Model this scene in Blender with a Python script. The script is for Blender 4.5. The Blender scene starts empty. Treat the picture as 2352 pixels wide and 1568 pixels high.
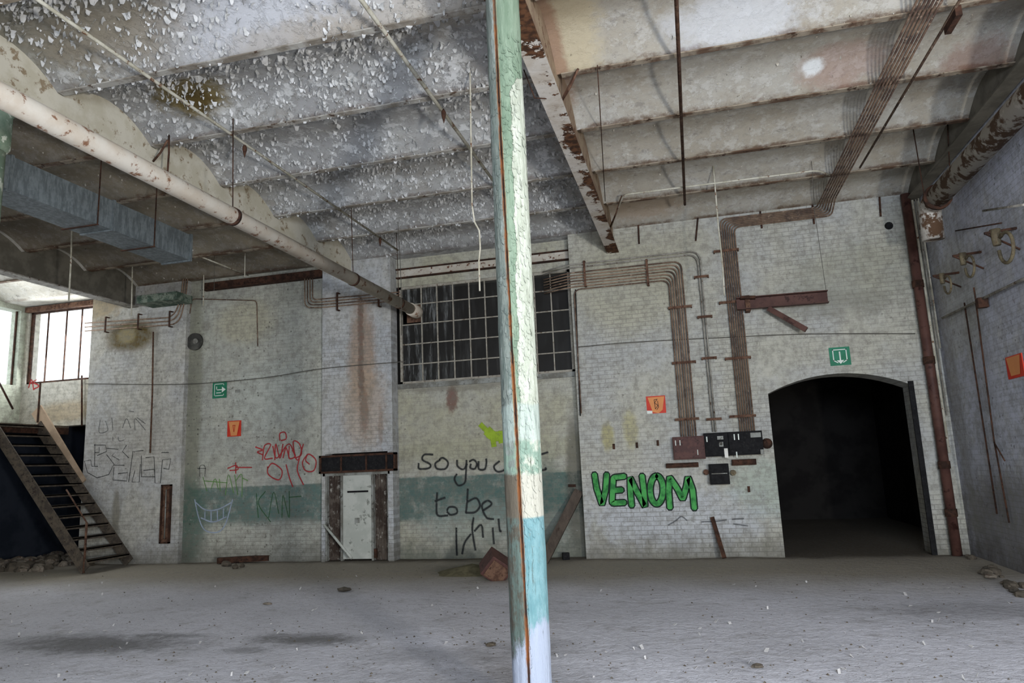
import bpy, math, random
from mathutils import Vector, noise as mnoise
R = random.Random(7)
C = bpy.context.scene.collection
SC = bpy.context.scene

# ------------------------------------------------------------------ camera
F, YAW, PIT, ROL, D, EYE = 1627.2, .2429, .1727, -.0432, 13.074, 1.7
fw = Vector((-math.sin(YAW)*math.cos(PIT), math.cos(YAW)*math.cos(PIT), math.sin(PIT)))
rt = Vector((math.cos(YAW), math.sin(YAW), 0)); up = rt.cross(fw)
cr = rt*math.cos(ROL) + up*math.sin(ROL); cu = -rt*math.sin(ROL) + up*math.cos(ROL)
CAM = Vector((0, -D, EYE))
cam = bpy.data.cameras.new('camera'); co = bpy.data.objects.new('camera', cam); C.objects.link(co)
cam.sensor_width = 36; cam.lens = F*36/2352; cam.clip_start = .05; cam.clip_end = 200
from mathutils import Matrix
co.matrix_world = Matrix(((cr.x, cu.x, -fw.x, CAM.x), (cr.y, cu.y, -fw.y, CAM.y), (cr.z, cu.z, -fw.z, CAM.z), (0, 0, 0, 1)))
SC.camera = co
# ------------------------------------------------------------------ world, exposure, daylight through the openings, added rear fill
w = bpy.data.worlds.new('overcast_sky'); SC.world = w; w.use_nodes = True
w.node_tree.nodes['Background'].inputs[0].default_value = (.86, .93, 1, 1)
w.node_tree.nodes['Background'].inputs[1].default_value = 3.0
SC.view_settings.view_transform = 'Standard'; SC.view_settings.look = 'None'
SC.view_settings.gamma = 1; SC.view_settings.use_curve_mapping = False
SC.view_settings.exposure = -0.08
SC.cycles.use_denoising = True
SC.cycles.max_bounces = 8; SC.cycles.diffuse_bounces = 5

def area(name, loc, target, sx, sy, power, col):
    l = bpy.data.lights.new(name, 'AREA'); l.shape = 'RECTANGLE'; l.size = sx; l.size_y = sy; l.energy = power; l.color = col
    o = bpy.data.objects.new(name, l); C.objects.link(o); o.location = loc
    o.rotation_euler = (Vector(target)-Vector(loc)).to_track_quat('-Z', 'Y').to_euler()
    return o
area('daylight_doorway', (4.02, -14.3, 1.3), (-1.5, -9.0, 3.2), .42, .7, 760, (1, .97, .92))       # half open door, right wall behind the camera
area('rear_window_fill', (1.6, -15.4, 3.0), (1.2, -7.5, 0), 3.2, 2.0, 1150, (.76, .85, 1))      # fill lamp added for unseen windows behind, brightens the near floor
area('rear_window_fill', (-8.0, -15.4, 2.8), (-7.5, 0, 1.6), 5.0, 2.0, 190, (.92, .95, 1))  # second added fill lamp, weaker, no window built here
area('daylight_left_window', (-14.6, .75, 5.0), (-12.8, -4, 3.2), 1.7, 1.5, 130, (.95, .98, 1))
area('daylight_left_window', (-15.85, -2.0, 5.0), (-10, -3.5, 3), 3.4, 1.5, 110, (.95, .98, 1))

# ------------------------------------------------------------------ points of the place from the photograph
def ray(px, py): return fw + cr*((px-1176)/F) - cu*((py-784)/F)
def Y(px, py, y=0.):
    d = ray(px, py); return CAM + d*((y-CAM.y)/d.y)
def Z(px, py, z=0.):
    d = ray(px, py); return CAM + d*((z-CAM.z)/d.z)
def X(px, py, x=4.1):
    d = ray(px, py); return CAM + d*((x-CAM.x)/d.x)
def sr(h):
    c = [int(h[i:i+2], 16)/255 for i in (0, 2, 4)]
    return tuple(v/12.92 if v < .04045 else ((v+.055)/1.055)**2.4 for v in c) + (1,)

# ------------------------------------------------------------------ materials
class G:
    def __init__(s, name):
        s.m = bpy.data.materials.new(name); s.m.use_nodes = True; s.t = s.m.node_tree
        s.b = s.t.nodes['Principled BSDF']; s.b.inputs['Roughness'].default_value = .9
        s.b.inputs['Specular IOR Level'].default_value = .2
        s.pos = s.t.nodes.new('ShaderNodeNewGeometry').outputs['Position']
        sp = s.t.nodes.new('ShaderNodeSeparateXYZ'); s.t.links.new(s.pos, sp.inputs[0]); s.x, s.y, s.z = sp.outputs
    def put(s, v, inp):
        if isinstance(v, bpy.types.NodeSocket): s.t.links.new(v, inp)
        else: inp.default_value = v
    def ma(s, op, a, b=0., clamp=False):
        n = s.t.nodes.new('ShaderNodeMath'); n.operation = op; n.use_clamp = clamp
        s.put(a, n.inputs[0]); s.put(b, n.inputs[1]); return n.outputs[0]
    def vec(s, x, y, z):
        n = s.t.nodes.new('ShaderNodeCombineXYZ'); s.put(x, n.inputs[0]); s.put(y, n.inputs[1]); s.put(z, n.inputs[2]); return n.outputs[0]
    def noise(s, scale, det=4., rough=.55, vec=None, stretch=None, off=0.):
        v = vec or s.pos
        if stretch or off:
            mp = s.t.nodes.new('ShaderNodeMapping'); s.t.links.new(v, mp.inputs[0])
            mp.inputs['Scale'].default_value = stretch or (1, 1, 1); mp.inputs['Location'].default_value = (off, off*.7, off*1.3); v = mp.outputs[0]
        n = s.t.nodes.new('ShaderNodeTexNoise'); s.t.links.new(v, n.inputs['Vector'])
        n.inputs['Scale'].default_value = scale; n.inputs['Detail'].default_value = det; n.inputs['Roughness'].default_value = rough
        return n.outputs[0]
    def vor(s, scale, feat='F1', out='Distance', vec=None):
        n = s.t.nodes.new('ShaderNodeTexVoronoi'); s.t.links.new(vec or s.pos, n.inputs['Vector']); n.feature = feat
        n.inputs['Scale'].default_value = scale; return n.outputs[out]
    def ramp(s, v, lo, hi, a=0., b=1.):
        n = s.t.nodes.new('ShaderNodeMapRange'); n.interpolation_type = 'SMOOTHSTEP'
        s.put(v, n.inputs[0])
        if lo > hi: lo, hi, a, b = hi, lo, b, a
        for i, q in enumerate((lo, hi, a, b)): n.inputs[i+1].default_value = q
        return n.outputs[0]
    def mix(s, f, a, b, mode='MIX'):
        n = s.t.nodes.new('ShaderNodeMix'); n.data_type = 'RGBA'; n.blend_type = mode; n.clamp_factor = True
        s.put(f, n.inputs[0]); s.put(a, n.inputs[6]); s.put(b, n.inputs[7]); return n.outputs[2]
    def blob(s, a, b, ca, cb, ra, rb, soft=.5, wob=.6, ns=3.):
        """soft elliptical patch in the (a, b) plane with a ragged edge"""
        u = s.ma('DIVIDE', s.ma('SUBTRACT', a, ca), ra); v = s.ma('DIVIDE', s.ma('SUBTRACT', b, cb), rb)
        d = s.ma('SQRT', s.ma('ADD', s.ma('MULTIPLY', u, u), s.ma('MULTIPLY', v, v)))
        d = s.ma('ADD', d, s.ma('MULTIPLY', s.ma('SUBTRACT', s.ma('ADD', s.ma('MULTIPLY', s.noise(ns, 5, .65), .55), s.ma('MULTIPLY', s.noise(ns*4.3, 5, .75, off=3.3), .45)), .5), wob*3.2))
        return s.ramp(d, 1+soft*.6, 1-soft*.8)
    def fin(s, col, bump=None, strength=.5, dist=.01, rough=None, metal=None):
        s.put(col, s.b.inputs['Base Color'])
        if rough is not None: s.put(rough, s.b.inputs['Roughness'])
        if metal is not None: s.put(metal, s.b.inputs['Metallic'])
        if bump is not None:
            n = s.t.nodes.new('ShaderNodeBump'); n.inputs['Strength'].default_value = strength; n.inputs['Distance'].default_value = dist
            s.t.links.new(bump, n.inputs['Height']); s.t.links.new(n.outputs[0], s.b.inputs['Normal'])
        return s.m

def wall_mat(name, base, alt, axis='x', dado=None, speck=.5, stains_and_shade=(), brick=.35, low=None):
    g = G(name); a = g.x if axis == 'x' else g.y
    uv = g.vec(a, g.z, 0.)
    bt = g.t.nodes.new('ShaderNodeTexBrick'); g.t.links.new(uv, bt.inputs['Vector'])
    bt.inputs['Scale'].default_value = 1; bt.inputs['Brick Width'].default_value = .23; bt.inputs['Row Height'].default_value = .078
    bt.inputs['Mortar Size'].default_value = .009; bt.inputs['Mortar Smooth'].default_value = .4; bt.inputs['Bias'].default_value = 0
    bt.inputs['Color1'].default_value = (0, 0, 0, 1); bt.inputs['Color2'].default_value = (1, 1, 1, 1); bt.inputs['Mortar'].default_value = (.5, .5, .5, 1)
    rnd = bt.outputs['Color']; mort = bt.outputs['Fac']
    c = g.mix(g.ramp(g.noise(.75, 5, .6), .38, .62), sr(base), sr(alt))
    c = g.mix(g.ma('MULTIPLY', g.ramp(g.noise(2.6, 5, .7, off=5), .45, .75), .55), c, sr('b9b7ac'))
    c = g.mix(g.ma('MULTIPLY', g.ramp(g.noise(4.5, 6, .75, stretch=(1, 1, .35), off=11), .52, .78), .55), c, sr('77756c'))
    if dado:
        z0, z1, dc, keep = dado
        e = g.ma('ADD', g.z, g.ma('MULTIPLY', g.ma('SUBTRACT', g.noise(2.2, 5, .7, off=3), .5), .10))
        e2 = g.ma('ADD', g.z, g.ma('MULTIPLY', g.ma('SUBTRACT', g.noise(1.5, 6, .7, off=9), .5), keep))
        f = g.ma('MULTIPLY', g.ramp(e, z1+.02, z1-.02), g.ramp(e2, z0-.12, z0+.12))
        f = g.ma('MULTIPLY', f, g.ramp(g.noise(3.2, 6, .75, off=21), .30, .52, .35, .92))
        c = g.mix(f, c, sr(dc))
    for (sa, sz, ra, rz, col, k, wob) in stains_and_shade:
        c = g.mix(g.ma('MULTIPLY', g.blob(a, g.z, sa, sz, ra, rz, .5, wob), k), c, sr(col))
    # per-brick tone, dark chips where the paint has come off, mortar lines
    c = g.mix(g.ma('MULTIPLY', g.ramp(rnd, .2, .9), .10), c, sr('6f6d66'))
    chip = g.ma('MULTIPLY', g.ramp(g.noise(12, 5, .75, off=31), .58, .66), g.ramp(g.noise(.9, 3, .6, off=41), .36, .58))
    c = g.mix(g.ma('MULTIPLY', chip, speck), c, sr('4b463d'))
    pc = g.ma('MULTIPLY', g.ramp(g.vor(6.5), .16, .08), g.ramp(g.noise(1.3, 3, .6, off=51), .44, .58))
    c = g.mix(g.ma('MULTIPLY', pc, speck), c, sr('3a362f'))
    c = g.mix(g.ma('MULTIPLY', g.ma('MULTIPLY', mort, brick), g.ma('ADD', g.ramp(g.noise(.7, 4, .6, off=71), .35, .65, .1, .8), g.ramp(g.z, 1.3, .8, 0., .5), True)), c, sr('6f6d67'))
    c = g.mix(g.ma('MULTIPLY', g.ramp(g.noise(7, 9, .8, off=81), .42, .62), .55), c, sr('78766c'))
    c = g.mix(g.ma('MULTIPLY', g.ramp(g.noise(6, 6, .75, stretch=(1, 1, .14), off=91), .55, .72), .35), c, sr('6b675c'))
    c = g.mix(g.ma('MULTIPLY', g.ramp(g.noise(10, 7, .8, off=101), .60, .70), .5), c, sr('d2d3cf'))
    # grime near the floor
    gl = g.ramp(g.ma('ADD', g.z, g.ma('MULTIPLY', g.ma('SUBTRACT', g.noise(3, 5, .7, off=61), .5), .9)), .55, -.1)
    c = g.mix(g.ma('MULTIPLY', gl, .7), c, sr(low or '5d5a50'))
    h = g.ma('ADD', g.ma('MULTIPLY', mort, -.5), g.ma('MULTIPLY', g.noise(14, 7, .75), 1.3))
    return g.fin(c, h, .45, .010)

def plain(name, base, alt=None, ns=8., rough=.8, bump=.3, metal=0., stretch=None, lo=.4, hi=.6, third=None):
    g = G(name); n = g.noise(ns, 6, .65, stretch=stretch)
    c = g.mix(g.ramp(n, lo, hi), sr(base), sr(alt or base))
    if third: c = g.mix(g.ramp(g.noise(ns*2.3, 6, .7, stretch=stretch, off=17), .56, .64), c, sr(third))
    return g.fin(c, g.noise(ns*4, 4, .6), bump, .006, rough, metal)

M = {}
M['rust'] = plain('rusty_steel', '4d372c', '6b5141', 9, .9, .6, third='2c1b14')
M['rustdark'] = plain('dark_rusty_steel', '31231c', '4b3327', 9, .9, .5, third='201814')
M['conduit'] = plain('rusty_conduit_steel', '776252', '95806c', 6, .8, .3, third='4a382e')
M['conduitdark'] = plain('dark_brown_conduit', '4e3e36', '75604f', 6, .8, .3, third='9a8674')
M['conduitgrey'] = plain('painted_conduit', '77736a', '98948a', 5, .8, .3, third='4d3a2c')
M['palepipe'] = plain('cream_painted_conduit', 'a8a390', 'c4c0b0', 5, .8, .3, third='6b4a35')
M['joist'] = plain('cream_paint_over_rusty_joist', '8f8473', '5a4637', 3, .9, .5, third='3a281d', lo=.42, hi=.58)  # cream and rust, darkened to carry the shade line along the joists
M['joistw'] = plain('grey_paint_on_joist', 'a9a69e', '7a7266', 3, .9, .5, third='4d3d31', lo=.4, hi=.6)  # likewise darkened for the shade line
M['whitebeam'] = plain('white_paint_on_rusty_steel', 'c3beb2', 'b3ab9c', 5, .85, .6, third='5a2f1b', lo=.35, hi=.6)
M['wood'] = plain('old_brown_wood', '453d36', '564c43', 5, .9, .4, stretch=(1, 1, .2), third='3d332b')
M['tan'] = plain('tan_board', '94806b', 'a8937c', 3, .85, .2)
M['black'] = plain('black_painted_metal', '131314', '1c1c1d', 12, .85, .2, third='2c2b29')
M['redbox'] = plain('red_brown_painted_metal', '48302c', '563a34', 8, .6, .2, third='30201d')
M['whitechip'] = plain('white_paint_chip', 'dcdad2', 'c6c3ba', 10, .9, .2)
M['dustchip'] = plain('dusty_plaster', 'b3b1ae', '9f9d9a', 10, .9, .2)
M['doorpaint'] = plain('pale_grey_door_paint', 'a9aca3', 'b9bbb2', 3, .8, .2, third='7d8077')
M['doorframe'] = plain('worn_grey_frame', '8e908a', '6c6a62', 4, .85, .3, third='43403a')
M['navy'] = plain('dark_blue_grey_wall', '1c222b', '2a2f38', 1.2, .9, .3)  # near-black blue paints the dark under the landing and stairs
M['darkroom'] = plain('unlit_room_plaster', '1d1b1a', '282624', 1.5, .95, .3)  # near-black base colour deepens the darkness of the unlit rooms
M['darkfan'] = plain('dark_grey_fan', '55544e', '3d3c38', 5, .9, .2)  # dark grey tones over the fan
M['stone'] = plain('rubble_brick_and_stone', '6c6459', '857c6f', 6, .95, .6, third='5a3c2e')
M['stonedark'] = plain('dark_rubble', '4b453c', '5d554a', 6, .95, .6)
M['green'] = plain('exit_sign_green', '1c6a4b', '24785a', 3, .5, .05)
M['signwhite'] = plain('exit_sign_white', 'd6ddd3', 'c8d0c6', 3, .5, .05)
M['signred'] = plain('fire_sign_red', 'b92e1d', 'c43a24', 3, .5, .05)
M['signorange'] = plain('faded_orange_sign', 'd08a52', 'c98350', 3, .6, .05)
M['signdark'] = plain('dark_sign_print', '3b2d22', '3b2d22', 3, .6, .05)
M['valve'] = plain('corroded_brass', '5a5140', '70664f', 12, .7, .4, third='4d3a25')
M['oldgreen'] = plain('flaking_green_paint', '46564a', '7d8678', 7, .9, .5, third='2c342c')
M['cable'] = plain('dark_cable', '4c4a45', '5c5952', 5, .9, .1)
M['glaz'] = plain('pale_glazing_bar_paint', '8f8a7e', 'a39e91', 8, .85, .3, third='5c4a3a')

g = G('galvanised_sheet')
c = g.mix(g.ramp(g.noise(18, 5, .7, stretch=(1, 1, .25)), .4, .6), sr('62696b'), sr('7c8486'))
c = g.mix(g.ma('MULTIPLY', g.ramp(g.vor(30, out='Color'), .4, .9), .25), c, sr('50575a'))
M['duct'] = g.fin(c, g.noise(30, 3), .15, .004, .55, .35)

g = G('corrugated_dark_sheet')
c = g.mix(g.ramp(g.noise(3, 6, .7), .45, .6), sr('3a2f28'), sr('5a5148'))
c = g.mix(g.ramp(g.noise(9, 5, .7, off=8), .56, .68), c, sr('a5a298'))
M['corr'] = g.fin(c, g.noise(40, 3), .2, .004, .5, .3)

def spray(name, col, edge=.5, dens=.9):
    g = G(name); g.m.blend_method = 'BLEND' if hasattr(g.m, 'blend_method') else 'OPAQUE'
    u = g.t.nodes.new('ShaderNodeUVMap'); sp = g.t.nodes.new('ShaderNodeSeparateXYZ'); g.t.links.new(u.outputs[0], sp.inputs[0])
    d = g.ma('ABSOLUTE', g.ma('SUBTRACT', g.ma('MULTIPLY', sp.outputs[1], 2.), 1.))
    d = g.ma('ADD', d, g.ma('MULTIPLY', g.ma('SUBTRACT', g.noise(22, 4, .7), .5), .55))
    al = g.ma('MULTIPLY', g.ramp(d, 1.0, 1.0-edge), g.ramp(g.noise(11, 5, .7, off=4), .28, .46, dens*.55, dens))
    c = g.mix(g.ramp(g.noise(6, 4), .4, .6), sr(col), tuple(v*.8 for v in sr(col)[:3])+(1,))
    g.put(al, g.b.inputs['Alpha'])
    return g.fin(c)
M['s_black'] = spray('black_spray_paint', '333536', .8, .85)
M['s_faint'] = spray('faint_grey_spray_paint', '5e6062', .7, .6)
M['s_red'] = spray('red_spray_paint', 'b13a3c', .6, .9)
M['s_green'] = spray('dark_green_spray_paint', '3c6b3f', .6, .7)
M['s_ltgreen'] = spray('light_green_spray_paint', '6f9a55', .6, .75)
M['s_lime'] = spray('lime_spray_paint', '9db83a', .25, .95)
M['s_teal'] = spray('teal_grey_spray_paint', '4b7a70', .6, .75)
M['s_blue'] = spray('pale_blue_spray_paint', 'a9b6c6', .6, .75)
M['s_sky'] = spray('blue_spray_paint', '5f86b8', .9, .7)
g = G('bright_green_spray_fill')
c = g.mix(g.ramp(g.noise(7, 5, .6), .38, .58), sr('2f6f3a'), sr('4d9c52')); c = g.mix(g.ramp(g.noise(9, 4, .6, off=6), .6, .7), c, sr('356b4a'))
M['s_venom'] = g.fin(c)

# ------------------------------------------------------------------ mesh builder
class MB:
    def __init__(s): s.v = []; s.f = []; s.uv = []; s.sm = []
    def add(s, vs, fs, uvs=None, smooth=False):
        o = len(s.v); s.v += [tuple(p) for p in vs]
        for i, f in enumerate(fs):
            s.f.append([o+k for k in f]); s.uv.append(uvs[i] if uvs else [(0, .5)]*len(f)); s.sm.append(smooth)
        return s
    def box(s, lo, hi, rot=None, org=None):
        x0, y0, z0 = [min(a, b) for a, b in zip(lo, hi)]; x1, y1, z1 = [max(a, b) for a, b in zip(lo, hi)]
        vs = [Vector(p) for p in ((x0,y0,z0),(x1,y0,z0),(x1,y1,z0),(x0,y1,z0),(x0,y0,z1),(x1,y0,z1),(x1,y1,z1),(x0,y1,z1))]
        if rot is not None:
            o = Vector(org) if org is not None else sum(vs, Vector())/8
            vs = [rot @ (p-o) + o for p in vs]
        return s.add(vs, [(0,3,2,1),(4,5,6,7),(0,1,5,4),(1,2,6,5),(2,3,7,6),(3,0,4,7)])
    def bar(s, a, b, w_, h_, upv=(0, 0, 1)):
        a, b = Vector(a), Vector(b); d = (b-a).normalized(); u = Vector(upv)
        if abs(d.dot(u)) > .98: u = Vector((0, 1, 0))
        sd = d.cross(u).normalized(); u = sd.cross(d).normalized()
        vs = [p + sd*i*w_/2 + u*j*h_/2 for p in (a, b) for i, j in ((-1,-1),(1,-1),(1,1),(-1,1))]
        return s.add(vs, [(3,2,1,0),(4,5,6,7),(0,1,5,4),(1,2,6,5),(2,3,7,6),(3,0,4,7)])
    def tube(s, pts, r, n=8, cap=True):
        pts = [Vector(p) for p in pts]; rr = r if isinstance(r, (list, tuple)) else [r]*len(pts)
        rings = []; u = None
        for i, p in enumerate(pts):
            d = (pts[min(i+1, len(pts)-1)] - pts[max(i-1, 0)]).normalized()
            if u is None: u = d.orthogonal().normalized()
            u = (u - d*u.dot(d)).normalized(); v = d.cross(u)
            rings.append([p + (u*math.cos(2*math.pi*k/n) + v*math.sin(2*math.pi*k/n))*rr[i] for k in range(n)])
        vs = [q for ring in rings for q in ring]
        fs = [(i*n+k, i*n+(k+1) % n, (i+1)*n+(k+1) % n, (i+1)*n+k) for i in range(len(pts)-1) for k in range(n)]
        s.add(vs, fs, None, True)
        if cap: s.add([], []); o = len(s.v)-len(vs); s.f += [[o+k for k in range(n)][::-1], [o+(len(pts)-1)*n+k for k in range(n)]]; s.uv += [[(0, .5)]*n]*2; s.sm += [False]*2
        return s
    def ribbon(s, pts, w_, nrm):
        """flat stroke of paint; uv.y runs across"""
        pts = [Vector(p) for p in pts]; nrm = Vector(nrm); L = []; R_ = []
        for i, p in enumerate(pts):
            d = (pts[min(i+1, len(pts)-1)] - pts[max(i-1, 0)]).normalized(); sd = nrm.cross(d).normalized()
            k = w_[i] if isinstance(w_, list) else w_
            L.append(p+sd*k/2); R_.append(p-sd*k/2)
        n = len(pts); fs = [(i, i+1, n+i+1, n+i) for i in range(n-1)]
        s.add(L+R_, fs, [[(i/n, 1), ((i+1)/n, 1), ((i+1)/n, 0), (i/n, 0)] for i in range(n-1)])
        return s
    def disc(s, c, r, nrm, n=20):
        nrm = Vector(nrm).normalized(); u = nrm.orthogonal().normalized(); v = nrm.cross(u); c = Vector(c)
        vs = [c+(u*math.cos(2*math.pi*k/n)+v*math.sin(2*math.pi*k/n))*r for k in range(n)]
        return s.add(vs, [list(range(n))])
    def prism(s, outline, off):
        off = Vector(off); a = [Vector(p) for p in outline]; n = len(a)
        return s.add(a+[p+off for p in a], [list(range(n)), list(range(2*n-1, n-1, -1))]+[(i, n+i, n+(i+1) % n, (i+1) % n) for i in range(n)])
    def build(s, name, mat, parent=None, bevel=0.):
        me = bpy.data.meshes.new(name)
        org = WL(parent) if parent is not None else Vector()
        me.from_pydata([Vector(p)-org for p in s.v], [], s.f); me.update()
        ul = me.uv_layers.new(name='UVMap'); i = 0
        for poly, uv, sm in zip(me.polygons, s.uv, s.sm):
            poly.use_smooth = sm
            for k, li in enumerate(poly.loop_indices): ul.data[li].uv = uv[k]
        me.materials.append(M[mat] if isinstance(mat, str) else mat)
        o = bpy.data.objects.new(name, me); C.objects.link(o); o.parent = parent
        if bevel:
            b = o.modifiers.new('bevel', 'BEVEL'); b.width = bevel; b.segments = 2; b.limit_method = 'ANGLE'
        return o
def WL(o):
    v = Vector()
    while o is not None: v += o.location; o = o.parent
    return v
def tag(o, label=None, cat=None, group=None, kind=None):
    if label: o['label'] = label
    if cat: o['category'] = cat
    if group: o['group'] = group
    if kind: o['kind'] = kind
    return o
def empty(name, loc=(0, 0, 0), label=None, cat=None, group=None, kind=None):
    o = bpy.data.objects.new(name, None); C.objects.link(o); o.location = loc; o.empty_display_size = .1
    return tag(o, label, cat, group, kind)
def struct(name, mb, mat): return tag(mb.build(name, mat), kind='structure')
def fillet(pts, r, n=5):
    pts = [Vector(p) for p in pts]; out = [pts[0]]
    for i in range(1, len(pts)-1):
        a, b, c_ = pts[i-1], pts[i], pts[i+1]; k = min(r, (a-b).length*.45, (c_-b).length*.45)
        p0 = b+(a-b).normalized()*k; p2 = b+(c_-b).normalized()*k
        out += [p0*(1-t)**2 + b*2*t*(1-t) + p2*t*t for t in [j/n for j in range(n+1)]]
    return out+[pts[-1]]
def smooth(pts, n=6):
    pts = [Vector(p) for p in pts]
    if len(pts) < 3:
        return [pts[0].lerp(pts[-1], t/4) for t in range(5)]
    out = []; P = [pts[0]*2-pts[1]]+pts+[pts[-1]*2-pts[-2]]
    for i in range(1, len(P)-2):
        for j in range(n):
            t = j/n; a, b, c_, d = P[i-1:i+3]
            out.append(.5*((2*b)+(c_-a)*t+(2*a-5*b+4*c_-d)*t*t+(3*b-a-3*c_+d)*t**3))
    return out+[pts[-1]]
def ordn(i): return ['first', 'second', 'third', 'fourth', 'fifth', 'sixth', 'seventh', 'eighth', 'ninth', 'tenth', 'eleventh'][i]

# ------------------------------------------------------------------ the shell
S = 1.428; H = 6.05; XL, XR = -15.7, 4.1; BX = [-11.9, -6.65, -1.19]          # joist spacing, ceiling height, beam lines
g = G('dusty_concrete_floor')
c = g.mix(g.ramp(g.noise(.45, 5, .6), .35, .65), sr('bab9bd'), sr('c8c7cc'))
c = g.mix(g.ramp(g.ma('ADD', g.y, g.ma('MULTIPLY', g.noise(.8, 3), 1.2)), -3.2, -1.0), c, sr('968f81'))  # painted darker towards the back wall, where the light falls off
c = g.mix(g.ma('MULTIPLY', g.ramp(g.noise(3, 6, .75, off=3), .52, .72), .5), c, sr('86827c'))
c = g.mix(g.ma('MULTIPLY', g.ramp(g.noise(11, 6, .8, off=13), .56, .70), .5), c, sr('77737a'))
p1, p2, p3 = Z(215, 1475), Z(705, 1465), Z(1090, 1560)
for p, rx, ry, k in ((p1, 1.15, .42, .75), (p2, .62, .26, .75), (p3, 1.1, .45, .35), (Z(560, 1490), .25, .12, .5), (Z(400, 1455), .5, .1, .5), (Z(1000, 1500), .8, .3, .3), (Z(1250, 1480), .4, .3, .3), (Z(2230, 1400), .9, .5, .4), (Z(1080, 1305), .75, .65, .55)):  # the patch towards the right wall paints the dim floor there
    c = g.mix(g.ma('MULTIPLY', g.blob(g.x, g.y, p.x, p.y, rx, ry, .9, .8, 4), k), c, sr('4b4a44'))
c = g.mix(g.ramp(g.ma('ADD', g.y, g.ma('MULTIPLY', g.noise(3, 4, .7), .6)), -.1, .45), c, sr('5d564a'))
c = g.mix(g.ma('MULTIPLY', g.ramp(g.vor(9), .10, .03), .8), c, sr('6a6660'))
c = g.mix(g.ma('MULTIPLY', g.ramp(g.noise(16, 9, .85, off=23), .50, .66), .5), c, sr('7a767a'))
c = g.mix(g.ma('MULTIPLY', g.ramp(g.noise(21, 8, .85, off=27), .58, .68), .5), c, sr('c9c8cc'))
h = g.ma('ADD', g.noise(7, 6, .7), g.ma('MULTIPLY', g.noise(45, 4, .7, off=2), .25))
M['floor'] = g.fin(c, h, .9, .035)
fb = MB(); nx, ny = 110, 100
x0, x1, y0, y1 = XL, XR+1.5, -16., 8.
vs = []
for j in range(ny+1):
    for i in range(nx+1):
        x = x0+(x1-x0)*i/nx; y = y0+(y1-y0)*j/ny
        vs.append((x, y, -.012+.016*mnoise.noise((x*.9, y*.9, 0))+.008*mnoise.noise((x*3, y*3, 4))))
fb.add(vs, [(j*(nx+1)+i, j*(nx+1)+i+1, (j+1)*(nx+1)+i+1, (j+1)*(nx+1)+i) for j in range(ny) for i in range(nx)], None, True)
struct('floor', fb, 'floor')

# ceiling: shallow brick vaults between the joists, one strip per bay
def ceil_mat(name, a, b, peel, brown, rustk, extra=()):
    g = G(name)
    c = g.mix(g.ramp(g.noise(.8, 5, .65), .38, .62), sr(a), sr(b))
    v = g.noise(5.5, 7, .75, off=9)
    c = g.mix(g.ma('MULTIPLY', g.ramp(v, .47, .60), peel), c, sr('d3d4d2'))
    c = g.mix(g.ma('MULTIPLY', g.ramp(g.noise(6.5, 6, .75, off=19), .56, .66), .55), c, sr('77736d'))
    c = g.mix(g.ma('MULTIPLY', g.ramp(g.noise(1.1, 5, .7, off=29), .52, .68), brown), c, sr('8a7f6c'))
    m = g.ma('ABSOLUTE', g.ma('SUBTRACT', g.ma('FRACT', g.ma('ADD', g.ma('DIVIDE', g.y, S), .5)), .5))     # 0 on a joist line
    e = g.ma('ADD', m, g.ma('MULTIPLY', g.ma('SUBTRACT', g.noise(4, 6, .75, off=39), .5), .10))
    c = g.mix(g.ma('MULTIPLY', g.ma('MULTIPLY', g.ramp(e, .050, .015), g.ramp(g.noise(2.5, 6, .75, off=49), .40, .58)), rustk), c, sr('5d4533'))
    c = g.mix(g.ma('MULTIPLY', g.ramp(g.noise(8, 9, .8, off=59), .45, .68), .38), c, sr('7f7a70'))
    c = g.mix(g.ma('MULTIPLY', g.ramp(g.noise(13, 7, .8, off=69), .58, .68), .5), c, sr('cfcdc6'))
    for (p, rx, ry, col, k) in extra:
        c = g.mix(g.ma('MULTIPLY', g.blob(g.x, g.y, p.x, p.y, rx, ry, .5, .6, 3), k), c, sr(col))
    h = g.ma('ADD', g.ma('MULTIPLY', g.ramp(v, .48, .55), peel), g.ma('MULTIPLY', g.noise(16, 6, .75), .8))
    return g.fin(c, h, .6, .015)
q = lambda px, py: Z(px, py, 6.25)
M['ceil_far'] = ceil_mat('window_lit_bay_plaster', 'bdb9ae', 'c9c5ba', .3, .3, .5)  # paler base colour carries the window light on this bay
M['ceil_left'] = ceil_mat('brownish_left_bay_plaster', '837a69', '746b5c', .12, .6, .8)
M['ceil_mid'] = ceil_mat('flaking_grey_white_bay_plaster', '949493', 'a5a5a2', .6, .3, .45,
    [(q(430, 225), .55, .35, '6b5a22', .85), (q(445, 235), .25, .18, '4a3a12', .8), (q(650, 30), 1.5, .5, 'c3c5c9', .9), (q(100, 60), 1.2, .7, '84806f', .7), (q(250, 80), 1.0, .4, '8d8270', .6),
     (q(950, 30), 1.3, .5, '9d9484', .6), (q(680, 60), .9, .2, '9a8f7e', .5)])
M['ceil_right'] = ceil_mat('cream_grey_right_bay_plaster', '9f9889', 'a7a398', .22, .5, .8,
    [(q(1310, 60), .32, .9, 'b3a88d', .9), (q(1265, 90), .12, 1.3, '8d6f5a', .8), (q(1930, 140), .5, .3, '9b7466', .4), (q(2230, 120), .35, .35, '7b5a4b', .6), (q(1865, 150), .12, .12, 'd9dcda', .9), (q(1690, 30), .7, .35, 'c5c8cc', .6), (q(1480, 470), .8, .5, '9c8a75', .7)])
bays = [(XL-.1, BX[0], 'ceil_far'), (BX[0], BX[1], 'ceil_left'), (BX[1], BX[2], 'ceil_mid'), (BX[2], XR+.1, 'ceil_right')]
RISE = .27
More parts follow.
